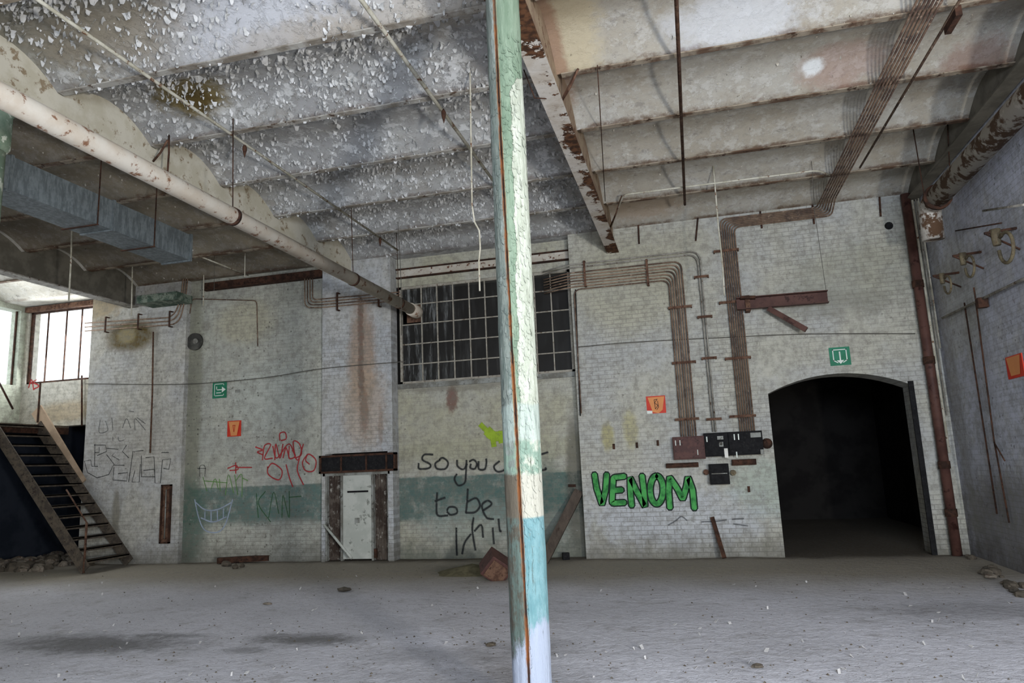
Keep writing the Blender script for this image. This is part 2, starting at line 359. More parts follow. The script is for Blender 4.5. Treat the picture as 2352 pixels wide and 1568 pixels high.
def vault_z(y):
    t = (-y/S) % 1.0 if y < 0 else 0
    return H + RISE*(1-(2*t-1)**2)
for (a, b, mt) in bays:
    cb = MB(); ys = []
    for k in range(11):
        for j in range(10): ys.append((-S*(k+j/10), H + RISE*(1-(2*j/10-1)**2)))
    ys.append((-S*11, H)); ys = [(.65, H), (0.0001, H)]+ys[0:]
    nx = 12; vs = [(a+(b-a)*i/nx, y, z) for (y, z) in ys for i in range(nx+1)]
    n1 = nx+1
    cb.add(vs, [(j*n1+i, (j+1)*n1+i, (j+1)*n1+i+1, j*n1+i+1) for j in range(len(ys)-1) for i in range(nx)], None, True)
    o = struct('ceiling', cb, mt)
    em = o.modifiers.new('edges', 'EDGE_SPLIT'); em.split_angle = math.radians(35)
bay_names = ['bright far left bay', 'dark left bay', 'grey middle bay', 'cream right bay']
for bi, (a, b, mt) in enumerate(bays):
    a2, b2 = max(a, XL), min(b, XR)
    for k in range(0, 9 if bi > 1 else 6):
        j = MB(); y = -S*k
        j.box((a2+.08, y-.042, H-.026), (b2-.08, y+.042, H-.012)); j.box((a2+.08, y-.008, H-.012), (b2-.08, y+.008, H+.05))
        if k == 0: continue
        tag(j.build('ceiling_joist', 'joist' if bi != 2 or k > 5 else 'joistw'), '%s steel joist across the %s, %s from the back wall' % ('rusty' if bi != 2 or k > 5 else 'flaking white', bay_names[bi], ordn(k-1)), 'joist', 'ceiling joists of the '+bay_names[bi])

# main beams (I sections) running towards the back wall
g = G('white_paint_with_rust_patches')
c = g.mix(g.ramp(g.noise(2.5, 5, .6), .4, .6), sr('c0bab0'), sr('b2a89a'))
c = g.mix(g.ma('MULTIPLY', g.ramp(g.noise(9, 6, .75, off=4), .55, .62), .6), c, sr('8a7c6d'))
e = g.ma('ADD', g.noise(1.6, 6, .7, off=8), g.ma('MULTIPLY', g.ramp(g.y, -6.9, -8.1), .2))
e = g.ma('ADD', e, g.ma('MULTIPLY', g.ramp(g.x, -1.30, -1.12), .10))
c = g.mix(g.ramp(e, .575, .60), c, g.mix(g.ramp(g.noise(12, 5), .4, .6), sr('5f402a'), sr('39261a')))
M['beamcentre'] = g.fin(c, g.ma('ADD', g.ramp(e, .575, .60), g.noise(12, 5)), .6, .01)
def ibeam(name, x, z0, y0, y1, wd, mat, label, web=.012, webmat=None):
    t = empty(name, (x, y1, z0), label, 'beam')
    MB().box((x-wd/2, y0, z0), (x+wd/2, y1, z0+.022)).build('bottom_flange', mat, t)
    MB().box((x-web/2, y0, z0+.022), (x+web/2, y1, H+.30)).build('web', webmat or mat, t)
    return t
M['beamgrey'] = plain('brown_grey_and_shaded_beam', '6f6a5f', '5d594f', 3, .9, .3)  # brown grey web; on the right beam the tone paints its shadow
M['webcream'] = plain('cream_painted_web', 'c5bfae', 'b7b09c', 3, .85, .3, third='8a7a63')
M['webtan'] = plain('tan_stained_web', '9c8a72', '8a7460', 3, .85, .3, third='5a3523')
ibeam('ceiling_beam', BX[2], 5.58, -15.4, -.001, .22, 'beamcentre', 'white steel beam patched with rust, running from the column head to the back wall', webmat='webtan', web=.05)
ibeam('ceiling_beam', BX[1], 5.70, -15.4, -.001, .16, 'webcream', 'cream painted beam above the long white pipe', webmat='webcream', web=.06)
t = ibeam('ceiling_beam', BX[0]-.1, 5.56, -15.4, -.001, .26, 'conduitgrey', 'grey flaking beam nearest the bright left window', webmat='beamgrey', web=.05)
t = ibeam('ceiling_beam', XR-.12, 5.9, -15.4, -.001, .2, 'beamgrey', 'beam along the top of the right wall, coloured dark as if shadowed', webmat='beamgrey', web=.05)

# back wall, piece by piece
R1 = .12
M['w_pier1'] = wall_mat('wall_pier_left', 'b4b4b2', 'bcb9ae', stains_and_shade=[(-12.05, 4.92, .68, .36, '5d4e28', 1.0, .3), (-12.15, 4.95, .25, .2, 'a69a76', .6, .5), (-12.9, 5.7, .6, .35, '9a8660', .7, .6), (-12.2, 1.0, .10, .6, '7a7462', .7, .3), (-11.8, 2.5, 1.2, .7, 'a9a59d', .5, .6)])
M['w_rec1'] = wall_mat('wall_recess_left', 'abaca3', 'b5b5a8', dado=(.75, 1.50, '4f6b65', .5), speck=.75,
    stains_and_shade=[(-10.45, 3.2, .22, 3.3, '7b7b62', .6, .3), (-10.2, 5.0, .12, .12, '6b675c', .5, .3), (-10.5, .75, .5, 1.0, '4a6358', .85, .3), (-9.2, 5.0, .75, .5, 'b0ab93', .8, .3), (-8.6, 3.4, 1.1, .7, 'b7bcb4', .6, .6)])
M['w_pier2'] = wall_mat('wall_pier_with_door', 'b4b7ba', 'b9b9b6', brick=.5, speck=.4,
    stains_and_shade=[(-6.4, 4.0, .30, 1.2, 'a0866f', .8, .5), (-6.35, 3.0, .5, .9, 'b09a83', .6, .5), (-6.42, 4.3, .07, 1.2, '5b3f33', .7, 1.0), (-6.35, 2.9, .10, .5, '6d5140', .6, .9), (-6.0, 2.6, .06, .4, '8a7360', .5, .8)])
M['w_rec2'] = wall_mat('wall_recess_middle', 'b0ad97', 'b3b2a6', dado=(.72, 1.545, '46645f', .9), speck=.45, low='4d544c',
    stains_and_shade=[(-4.6, 3.05, .12, .25, '6b3b31', .8, .9), (-3.6, 2.0, 2.2, .25, 'a9a78c', .6, .5), (-4.3, 3.3, 1.4, .1, '6f6a5c', .5, .8), (-2.9, .9, .8, .9, '45605a', .6, .5), (-4.2, .65, 1.2, .4, '8f9c94', .55, .8), (-2.2, 1.2, .2, 1.4, '4a463d', .7, .3)])  # last entry paints the main wall's shadow along the recess edge
M['w_main'] = wall_mat('wall_main_right', 'b1b2ae', 'b6b4a6', brick=.55, speck=.4,
    stains_and_shade=[(-1.52, 2.15, .12, .26, 'a8a06a', .8, .5), (-1.10, 2.25, .14, .35, 'aaa377', .75, .5), (-.9, 4.9, 1.0, .9, 'aca88f', .6, .6), (-.6, 5.5, 1.4, .5, 'a8a48f', .6, .6), (3.0, 4.7, 1.2, .6, '96957f', .5, .7), (1.1, 1.1, .6, .5, 'a3b0a2', .6, .7), (-.5, .7, 1.6, .5, 'bcc0c6', .6, .6), (2.6, 4.2, 1.1, .25, '7f7d70', .4, .9)])
struct('wall_back', MB().box((-13.13, 0, -.1), (-10.6, .7, H+.02)), 'w_pier1')
struct('wall_back', MB().box((-10.6, R1, -.1), (-7.29, .7, H+.02)), 'w_rec1')
o = [(-7.29, 0, -.1), (-7.22, 0, -.1), (-7.22, 0, 2.08), (-5.86, 0, 2.08), (-5.86, 0, -.1), (-5.75, 0, -.1), (-5.75, 0, H+.02), (-7.29, 0, H+.02)]
struct('wall_back', MB().prism(o, (0, .3, 0)), 'w_pier2')
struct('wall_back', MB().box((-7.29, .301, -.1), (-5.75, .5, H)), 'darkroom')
Wz0 = Y(1043, 871, .36).z-.03; Wz1 = 5.45
struct('wall_back', MB().box((-5.75, .3, -.1), (-2.04, .7, Wz0)).box((-5.75, .3, Wz1), (-2.04, .7, H+.02)), 'w_rec2')
arc = []
for i in range(15):
    a = i/14; x = 1.32+(3.60-1.32)*a; arc.append((x, 0, 2.74+.27*(1-(2*a-1)**2)))
o = [(-2.04, 0, -.1), (1.32, 0, -.1)]+arc+[(3.60, 0, -.1), (XR+.3, 0, -.1), (XR+.3, 0, H+.02), (-2.04, 0, H+.02)]
struct('wall_back', MB().prism(o, (0, .55, 0)), 'w_main')
# window wall further back at the left
M['w_win'] = wall_mat('wall_under_left_window', 'c2c0b6', 'bdb7a6', speck=.25, brick=.2, stains_and_shade=[(-14.3, 3.4, 1.0, .25, 'a9987a', .7, .5)])
struct('wall_back', MB().box((-13.65, .6, 3.06), (-13.1, .9, H+.02)).box((XL, .6, 3.06), (-15.6, .9, H+.02)).box((-15.6, .6, 3.06), (-13.65, .9, 4.13)).box((-15.6, .6, 5.93), (-13.65, .9, H+.02)), 'w_win')
# left, right, rear
M['w_left'] = wall_mat('wall_left_plaster', 'b9bfae', 'adb5a4', axis='y', speck=.3, brick=.2)
struct('wall_left', MB().box((XL-.3, -4.6, 3.06), (XL, .9, 4.10)).box((XL-.3, -4.6, 5.93), (XL, .9, H+.02)).box((XL-.3, .45, 4.1), (XL, .9, 5.93)).box((XL-.3, -16, -.1), (XL, -4.6, H+.3)), 'w_left')
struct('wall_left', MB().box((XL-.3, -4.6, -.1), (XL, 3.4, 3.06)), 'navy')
M['w_right'] = wall_mat('wall_right_painted_brick', 'bbbec9', 'aeb0ba', axis='y', speck=.6, brick=.3, low='4a4540',
    stains_and_shade=[(-3.3, 2.2, .5, .8, '54719a', .7, .5), (-2.2, .6, 2.5, .7, '6a6663', .7, .5), (-.4, 3.0, .25, 3, '8f8f8a', .5, .5), (-1.2, 3.9, .7, .9, 'a09f92', .5, .6)])  # the wide low patch paints the shade at the wall foot
struct('wall_right', MB().box((XR, -13.4, -.1), (XR+.3, .55, H+.3)).box((XR, -16, 2.1), (XR+.3, -13.4, H+.3)).box((XR, -16, -.1), (XR+.3, -15.2, 2.1)), 'w_right')
struct('wall_rear', MB().box((XL-.3, -16, -.1), (XR+.3, -15.7, H+.3)), 'darkroom')
# dark rooms beyond the arch, the factory window, and the stairs
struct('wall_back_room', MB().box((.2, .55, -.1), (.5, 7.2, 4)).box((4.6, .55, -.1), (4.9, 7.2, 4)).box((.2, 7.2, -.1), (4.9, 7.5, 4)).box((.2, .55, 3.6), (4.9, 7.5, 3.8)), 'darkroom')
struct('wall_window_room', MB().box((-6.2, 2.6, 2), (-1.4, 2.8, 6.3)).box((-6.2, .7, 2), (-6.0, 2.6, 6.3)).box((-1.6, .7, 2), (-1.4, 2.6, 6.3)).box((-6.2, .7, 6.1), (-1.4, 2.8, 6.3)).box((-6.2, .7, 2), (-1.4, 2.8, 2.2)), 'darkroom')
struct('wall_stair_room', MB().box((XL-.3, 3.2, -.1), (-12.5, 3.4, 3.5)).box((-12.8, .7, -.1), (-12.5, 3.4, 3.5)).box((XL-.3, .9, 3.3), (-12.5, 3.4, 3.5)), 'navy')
struct('wall_left', MB().box((XL-.3, .9, 3.06), (XL, 3.4, 3.5)), 'navy')

# ------------------------------------------------------------------ column
LA, LB = Y(1190, 784, -8.07), None
CX, CY = -1.20, -8.07
g = G('layered_column_paint')
rv = Vector((5.0, 1.2, 0)).normalized()
s_ = g.ma('DIVIDE', g.ma('ADD', g.ma('MULTIPLY', g.ma('SUBTRACT', g.x, CX), rv.x), g.ma('MULTIPLY', g.ma('SUBTRACT', g.y, CY), rv.y)), .135)  # -1 left .. 1 right flank
st = (1, 1, .16)
c = g.mix(g.ramp(g.noise(22, 6, .7, stretch=st), .38, .62), sr('66716a'), sr('7d847c'))               # grey green left flank, darkened to paint the side away from light
c = g.mix(g.ma('MULTIPLY', g.ramp(g.noise(14, 6, .75, stretch=st, off=3), .55, .62), .8), c, sr('98a09a'))
grn = g.mix(g.ramp(g.noise(18, 6, .7, stretch=st, off=5), .35, .65), sr('6d806b'), sr('849580'))
c = g.mix(g.ramp(g.ma('ADD', s_, g.ma('MULTIPLY', g.ma('SUBTRACT', g.noise(7, 5, .7, stretch=(1, 1, .5)), .5), .5)), -.42, -.34), c, grn)
e = g.ma('ADD', s_, g.ma('MULTIPLY', g.ma('SUBTRACT', g.noise(4.5, 7, .7, stretch=(1, 1, .7), off=7), .5), .9))
zb = g.ma('ADD', g.z, g.ma('MULTIPLY', g.ma('SUBTRACT', g.noise(3, 4), .5), .5))
e = g.ma('ADD', e, g.ramp(zb, 4.9, 4.45, -.9, 0.))      # no bare layer near the head
e = g.ma('ADD', e, g.ramp(zb, 3.3, 2.4, 0., .22))
whitem = g.ramp(e, .18, .22)
wh = g.mix(g.ramp(g.noise(26, 6, .8, stretch=st, off=9), .40, .62), sr('a3a897'), sr('bcc0b1'))
wh = g.mix(g.ma('MULTIPLY', g.ramp(g.noise(30, 6, .8, stretch=st, off=12), .56, .63), g.ramp(g.z, 3.6, 2.6)), wh, sr('5c6054'))
c = g.mix(whitem, c, wh)
# bands further down
zz = g.ma('ADD', g.z, g.ma('MULTIPLY', g.ma('SUBTRACT', g.noise(9, 5, .7), .5), .10))
band = lambda a, b: g.ma('MULTIPLY', g.ramp(zz, a-.015, a+.015), g.ramp(zz, b+.015, b-.015))
c = g.mix(g.ma('MULTIPLY', band(1.86, 2.12), .6), c, sr('9fada5'))
c = g.mix(g.ma('MULTIPLY', band(1.60, 1.86), g.ramp(g.noise(12, 5, off=22), .4, .55)), c, sr('7d9282'))
c = g.mix(band(1.33, 1.64), c, g.mix(g.ramp(s_, -.25, -.05), sr('5e574b'), sr('adab9d')))
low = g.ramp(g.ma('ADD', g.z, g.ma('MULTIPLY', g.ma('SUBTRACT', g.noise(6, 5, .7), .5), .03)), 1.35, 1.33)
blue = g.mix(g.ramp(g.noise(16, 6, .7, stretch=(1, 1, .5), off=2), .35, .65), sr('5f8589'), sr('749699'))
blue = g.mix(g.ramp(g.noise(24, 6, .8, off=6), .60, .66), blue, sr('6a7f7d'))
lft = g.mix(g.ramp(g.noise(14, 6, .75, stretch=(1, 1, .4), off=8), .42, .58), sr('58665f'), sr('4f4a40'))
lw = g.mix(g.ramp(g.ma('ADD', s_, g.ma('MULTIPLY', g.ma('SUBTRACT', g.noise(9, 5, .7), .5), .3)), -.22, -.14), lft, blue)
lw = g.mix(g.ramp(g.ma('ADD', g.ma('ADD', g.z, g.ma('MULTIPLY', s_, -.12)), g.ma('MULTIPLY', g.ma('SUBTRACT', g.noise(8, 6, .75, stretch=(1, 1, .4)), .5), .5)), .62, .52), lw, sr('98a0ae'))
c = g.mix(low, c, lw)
# rust seam running down the shaft
seam = g.ma('ADD', g.ma('SUBTRACT', s_, g.ramp(g.z, .2, 5.4, -.18, -.46)), g.ma('MULTIPLY', g.ma('SUBTRACT', g.noise(2.5, 3), .5), .10))
sa = g.ma('ABSOLUTE', seam)
c = g.mix(g.ma('MULTIPLY', g.ramp(g.ma('ADD', sa, g.ma('MULTIPLY', g.noise(9, 5, .8), .10)), .19, .10), g.ramp(g.noise(4, 4, .7, off=31), .35, .55)), c, sr('8a5c38'))
core = g.ma('MULTIPLY', g.ramp(sa, .065, .030), g.ramp(g.z, 5.3, 4.55, .6, 1.))
c = g.mix(core, c, g.mix(g.ramp(g.noise(5, 4, off=41), .4, .6), sr('70401f'), sr('33221a')))
crk = g.ramp(g.noise(20, 7, .8, stretch=(1, 1, .10), off=55), .58, .64)
c = g.mix(g.ma('MULTIPLY', crk, .55), c, sr('3f4238'))
hh = g.ma('ADD', g.ma('MULTIPLY', whitem, -1.2), g.ma('ADD', g.ma('MULTIPLY', core, -2.5), g.noise(34, 6, .8, stretch=st)))
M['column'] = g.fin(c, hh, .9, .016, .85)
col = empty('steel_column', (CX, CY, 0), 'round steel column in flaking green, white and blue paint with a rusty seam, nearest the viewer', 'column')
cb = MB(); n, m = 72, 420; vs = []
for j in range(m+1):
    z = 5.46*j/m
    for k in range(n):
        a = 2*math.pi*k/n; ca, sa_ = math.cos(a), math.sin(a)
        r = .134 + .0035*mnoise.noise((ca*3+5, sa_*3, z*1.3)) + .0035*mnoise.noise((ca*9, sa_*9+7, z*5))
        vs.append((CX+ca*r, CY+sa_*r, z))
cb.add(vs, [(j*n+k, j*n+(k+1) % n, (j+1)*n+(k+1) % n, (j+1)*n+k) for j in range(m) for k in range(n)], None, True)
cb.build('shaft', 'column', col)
MB().tube([(CX, CY, 5.46), (CX, CY, 5.50), (CX, CY, 5.56)], [.16, .20, .20], 24).build('capital', 'column', col)
MB().box((CX-.2, CY-.2, 5.555), (CX+.2, CY+.2, 5.58)).build('head_plate', 'rust', col)
fl = MB()
for i in range(620):      # curling paint flakes along the shaft
    sx = R.gauss(.25, .35) if R.random() < .6 else R.uniform(-1, .98); sx = max(-.99, min(.99, sx)); z = R.uniform(1.2, 5.0)
    if sx < -.2 and R.random() < .5: z = R.uniform(2, 4)
    nrm = (rv*sx + Vector((1.2, -5.0, 0)).normalized()*math.sqrt(1-sx*sx)).normalized()
    p = Vector((CX, CY, z)) + nrm*.136; tg = Vector((0, 0, 1)).cross(nrm); a = R.uniform(.008, .022); b = R.uniform(.015, .05); l = R.uniform(.003, .012)
    tt = R.uniform(-.3, .3)
    top = p+Vector((0, 0, b)); 
    vs = [top-tg*a, top+tg*a*R.uniform(.3, 1), p+tg*a*R.uniform(.5, 1)+nrm*l*.4+tg*tt*a, p-tg*a+nrm*l*.4, p-Vector((0, 0, b*.5))+tg*a*R.uniform(-.5, .5)+nrm*l]
    fl.add(vs, [(0, 1, 2, 3), (3, 2, 4)])
fo = fl.build('paint_flakes', 'column', col); fo['kind'] = 'stuff'

# ------------------------------------------------------------------ peeling paint on the ceiling
def flakes(name, xa, xb, ya, yb, count, label, seed, big=.1, mat='whitechip'):
    rr = random.Random(seed); fb = MB(); k = 0
    while k < count:
        x = rr.uniform(xa, xb); y = rr.uniform(ya, yb)
        if mnoise.noise((x*.8, y*.9, seed)) *.8 + rr.uniform(-.35, .45) < -.06: continue
        z = vault_z(y); k += 1; s = rr.uniform(.25, 1)**1.25*big*.5; ang = rr.uniform(0, 6.28)
        d = Vector((math.cos(ang), math.sin(ang), 0)); e = Vector((-d.y, d.x, 0)); p = Vector((x, y, z+.004))
        wv = s*rr.uniform(.3, .9); rows = []
        curl = rr.uniform(.5, 1.5); a = rr.uniform(.3, 1.1); q_ = p.copy()
        for i in range(4):
            ww = wv*(1-.22*i)*rr.uniform(.8, 1.1)
            rows += [q_-e*ww+d*rr.uniform(-.1, .1)*s, q_+e*ww+d*rr.uniform(-.1, .1)*s]
            q_ = q_ + (d*math.cos(a) - Vector((0, 0, 1))*math.sin(a))*s*.5; a += curl*.5
        fb.add(rows, [(0, 1, 3, 2), (2, 3, 5, 4), (4, 5, 7, 6)], None, True)
    return tag(fb.build(name, mat), label, 'peeling paint', None, 'stuff')
M['flake'] = plain('flaking_ceiling_paint', 'c9c9c7', 'b2b2af', 6, .9, .2)
M['flakeb'] = plain('beige_ceiling_paint', 'b9b4a8', 'a29b8d', 6, .9, .2)
flakes('peeling_paint', -6.55, -1.35, -9.5, -.05, 13000, 'pale curls of paint peeling off the middle bay of the ceiling', 1, .12, 'flake')
flakes('peeling_paint', -1.05, 3.7, -9, -.05, 700, 'few small paint scales loose on the right bay of the ceiling', 2, .06, 'flakeb')
flakes('peeling_paint', -11.8, -6.8, -7, -.05, 500, 'brownish paint scales loose on the dark left bay of the ceiling', 3, .07, 'flakeb')

# ------------------------------------------------------------------ windows
def window(name, x0, x1, y, z0, z1, xs, zs, glass, frame_mat, th=.035, bw=.022, skip=()):
    t = empty(name, ((x0+x1)/2, y, z0), kind='structure')
    fr = MB()
    for a, b in (((x0, z0), (x0+.05, z1)), ((x1-.05, z0), (x1, z1)), ((x0, z0), (x1, z0+.05)), ((x0, z1-.05), (x1, z1))):
        fr.box((a[0], y-th, a[1]), (b[0], y+th, b[1]))
    fr.build('window_frame', frame_mat, t)
    for x in xs: MB().box((x-bw/2, y-th*.8, z0), (x+bw/2, y+.01, z1)).build('upright_glazing_bar', frame_mat, t)
    for z in zs: MB().box((x0, y-th*.5, z-bw/2), (x1, y+.008, z+bw/2)).build('level_glazing_bar', frame_mat, t)
    gl = MB(); X_ = [x0]+list(xs)+[x1]; Z_ = [z0]+list(zs)+[z1]
    for i in range(len(X_)-1):
        for k in range(len(Z_)-1):
            if (i, k) in skip: continue
            tl = .006*math.sin(i*3.1+k*1.7)
            gl.add([(X_[i], y+.004+tl, Z_[k]), (X_[i+1], y+.004-tl, Z_[k]), (X_[i+1], y+.004, Z_[k+1]), (X_[i], y+.004, Z_[k+1])], [(0, 1, 2, 3)])
    gl.build('glass_panes', glass, t)
    return t
# dirty dark glass of the factory window
g = G('grimy_window_glass')
dirt = g.ma('MULTIPLY', g.ramp(g.noise(9, 5, .75, stretch=(1, 1, .12)), .45, .75), g.ramp(g.ma('ADD', g.x, g.ma('MULTIPLY', g.noise(2), .8)), -3.6, -5.0, .15, .9))
c = g.mix(dirt, sr('302f2d'), sr('8f9290'))
g.put(.25, g.b.inputs['Specular IOR Level'])
trn = g.t.nodes.new('ShaderNodeBsdfTransparent'); mx = g.t.nodes.new('ShaderNodeMixShader')
g.put(c, g.b.inputs['Base Color']); g.put(g.ramp(dirt, 0, 1, .35, .8), g.b.inputs['Roughness'])
g.put(g.ramp(dirt, 0, .6, .62, .96), mx.inputs[0]); g.t.links.new(trn.outputs[0], mx.inputs[1]); g.t.links.new(g.b.outputs[0], mx.inputs[2])
g.t.links.new(mx.outputs[0], g.t.nodes['Material Output'].inputs[0]); M['grimy'] = g.m
g = G('clear_dusty_glass')
trn = g.t.nodes.new('ShaderNodeBsdfTransparent'); mx = g.t.nodes.new('ShaderNodeMixShader'); g.put(.06, mx.inputs[0]); g.put((.8, .82, .82, 1), g.b.inputs['Base Color'])
g.t.links.new(trn.outputs[0], mx.inputs[1]); g.t.links.new(g.b.outputs[0], mx.inputs[2]); g.t.links.new(mx.outputs[0], g.t.nodes['Material Output'].inputs[0]); M['clear'] = g.m

pxs = [970, 1006, 1043, 1080.6, 1117, 1154, 1191, 1232, 1270]
wx = [Y(p, 765+(p-970)*-.03, .36).x for p in pxs]
wz = [Y(1043, v, .36).z for v in (871, 829, 782, 736, 690)]
wt = window('window_1', -5.70, -2.10, .36, wz[0]-.03, Wz1, wx, wz[1:], 'grimy', 'glaz', skip={(0, 3)})
t = window('window_2', -15.6, -13.65, .68, 4.13, 5.93, [-15.1, -14.55, -14.1], [], 'clear', 'rustdark', bw=.015)
fb = MB(); yy = [.3, -1.1, -2.6, -4.5]      # the window in the left wall, seen at a steep angle
t = empty('window_3', (XL-.1, -2.1, 4.1), kind='structure')
for a in (-4.58, -3.2, -1.9, -.7, .43): MB().box((XL-.14, a-.015, 4.1), (XL-.1, a+.015, 5.93)).build('upright_glazing_bar', 'rustdark', t)
MB().add([(XL-.12, -4.6, 4.1), (XL-.12, .45, 4.1), (XL-.12, .45, 5.93), (XL-.12, -4.6, 5.93)], [(0, 1, 2, 3)]).build('glass_panes', 'clear', t)
# sill and lintel of the factory window
tag(MB().box((-5.74, .27, wz[0]-.13), (-2.05, .34, wz[0]-.03)).build('trim_1', 'doorframe'), kind='structure')
lt = empty('window_lintel', (-3.9, .25, 5.62), 'flaking white steel lintel above the dark factory window', 'lintel')
MB().box((-5.72, .2, 5.62), (-2.06, .30, 5.64)).box((-5.72, .2, 5.80), (-2.06, .30, 5.82)).build('flange', 'rustdark', lt)
MB().box((-5.72, .26, 5.64), (-2.06, .28, 5.80)).build('web', 'whitebeam', lt)
tag(MB().box((-15.65, .5, 5.90), (-13.1, .62, 6.02)).build('window_lintel', 'rust'), 'rusty steel lintel over the bright left window', 'lintel')
tag(MB().box((-10.2, .04, 5.80), (-7.32, R1, 5.96)).box((-10.2, -.02, 5.78), (-7.32, R1, 5.80)).build('window_lintel', 'rustdark'), 'dark rusty steel channel high on the wall above the green arrow sign', 'lintel')
tag(MB().box((Y(935, 742, .33).x, .325, Y(935, 742, .33).z), (Y(966, 705, .33).x, .335, Y(966, 700, .33).z)).build('blanking_plate', 'rust'), 'square rusty plate filling the pane where the white pipe ends', 'metal plate')

# ------------------------------------------------------------------ pipes under the ceiling
def rp(ratio, z, y): return Vector((ratio*(z-EYE), y, z))
def ratio(px, py): d = ray(px, py); return d.x/d.z
t = empty('insulated_pipe', (-5.25, .2, 4.85), 'long thick white pipe running under the cream beam into the factory window', 'pipe')
M['whitepipe'] = plain('cream_white_pipe_paint', 'c6bfb2', 'b9ad9c', 3, .7, .4, third='7d5b45', lo=.35, hi=.65)
PR = -1.667; pz = 4.85; px_ = PR*(pz-EYE)
MB().tube([(px_, -15, pz), (px_, .15, pz)], .105, 20).build('pipe_run', 'whitepipe', t)
MB().tube([(px_, -.18, pz), (px_, .05, pz), (px_, .16, pz), (px_, .22, pz)], [.125, .135, .135, .09], 20).build('end_cap', 'whitepipe', t)
MB().tube([(px_, .22, pz), (px_, .30, pz)], .035, 8).build('stub', 'rust', t)
for yy in (-5.85, -2.65, -.75, -9.2):
    k = MB().tube([(px_, yy-.03, pz), (px_, yy+.03, pz)], .114, 20); k.build('pipe_clamp', 'rustdark', t)
    MB().tube([(px_, yy, pz+.1), (px_-.03, yy, vault_z(yy)+.01)], .007, 6).build('hanger_rod', 'rustdark', t)
t = empty('insulated_pipe', (3.75, -1.7, 5.27), 'thick white and rusty pipe along the top of the right wall', 'pipe')
M['rustwhite'] = plain('white_paint_over_rust', 'a8a298', '55402f', 3.2, .85, .6, third='bdb8ae', lo=.50, hi=.56)
pe = Z(2165, 442, 5.25)
MB().tube([(3.72, -13.2, 5.27), (3.72, pe.y+.25, 5.27)], .155, 20).build('pipe_run', 'rustwhite', t)
MB().tube(fillet([(3.72, pe.y+.25, 5.27), (3.72, pe.y+.62, 5.27), (3.72, pe.y+.66, 4.75)], .3), .15, 20).build('elbow', 'rustwhite', t)
MB().tube([(3.72, pe.y+.20, 5.27), (3.72, pe.y+.27, 5.27)], .19, 20).build('pipe_clamp', 'rustdark', t)
for dx in (-.19, .19): MB().tube([(3.72+dx*.9, pe.y+.23, 5.27), (3.72+dx*1.2, pe.y+.1, vault_z(pe.y+.1)+.01)], .008, 6).build('hanger_rod', 'rustdark', t)

def run(name, pts, r, mat, label, cat='conduit', group=None, n=8):
    return tag(MB().tube(pts, r, n).build(name, mat), label, cat, group)
cz = 5.965
run('conduit', [(ratio(342, 177)*(cz-EYE), -15, cz), (ratio(342, 177)*(cz-EYE), -.55, cz)], .019, 'palepipe', 'cream conduit crossing the flaking ceiling, nearer the thick white pipe')
run('conduit', [(-.615*(cz-EYE), -15, cz), (-.615*(cz-EYE), -1.2, cz)], .023, 'palepipe', 'cream conduit crossing the flaking ceiling just left of the round column')
run('conduit', [(.0436*(5.94-EYE), -15, 5.94), (.0436*(5.94-EYE), Z(1570, 470, 5.94).y, 5.94)], .021, 'rust', 'single rusty conduit running alone across the right ceiling bay')
run('conduit', [Z(1372, 150, 6.0), Z(1381, 300, 6.0), Z(1390, 462, 6.0)], .006, 'rustdark', 'thin dark rod under the right bay, next to the rust patched beam', 'rod')
a = Z(2205, 0, 5.93); b = Z(1975, 385, 5.93)
run('conduit', [(a.x+.06, -15, 5.93), a, b], .015, 'conduitdark', 'lone dark conduit beside the conduit bundle on the right ceiling')
bx_ = Z(2198, 20, 5.93); MB_ = MB().box((bx_.x-.03, bx_.y-.03, 5.84), (bx_.x+.03, bx_.y+.3, 5.95)); tag(MB_.build('junction_box', 'rustdark'), 'small dark junction box on the lone ceiling conduit', 'junction box')
# conduit that crosses the right bay under the first joist
p0, p1_, p2_, p3_ = Z(1402, 525, 5.9), Z(1432, 447, 5.98), Z(1878, 391, 5.98), Z(1905, 402, 5.98)
run('conduit', fillet([p0, p1_, p2_, p3_], .12), .014, 'palepipe', 'thin pale conduit crossing the right bay to the dark conduit bundle')

# bundle C: seven conduits from the dark boxes up the wall, along the ceiling line and out over the room
def xw(px, py): return Y(px, py, -.08).x
cx0, cx1 = xw(1672, 720)+.02, xw(1706, 720)
sx0, sx1 = .578*(5.93-EYE), .634*(5.93-EYE)
box_top = Y(1700, 990, -.1).z
for i in range(7):
    f = i/6; x = cx0+(cx1-cx0)*f; zt = 5.99-.045*(6-i)*.55; xs = sx1-(sx1-sx0)*(1-f)*1.0
    zc = 5.985-.045*i*.0; zt = 5.97-.03*i
    pts = fillet([(x, -.075, box_top-.01), (x, -.075, zt), (sx0+(sx1-sx0)*f, -.075, zt), (sx0+(sx1-sx0)*f, -.5, 5.985-.03), (sx0+(sx1-sx0)*f, -15, 5.955)], .12)
    run('conduit', pts, .0125, 'conduitdark', 'brown conduit of the bundle that climbs from the black boxes and crosses the right ceiling', group='seven conduits from the black boxes over the ceiling')
ax0, ax1 = xw(1547, 780), xw(1580, 780)
zt0 = Y(1464, 610, -.08).z; zt1 = Y(1464, 650, -.08).z
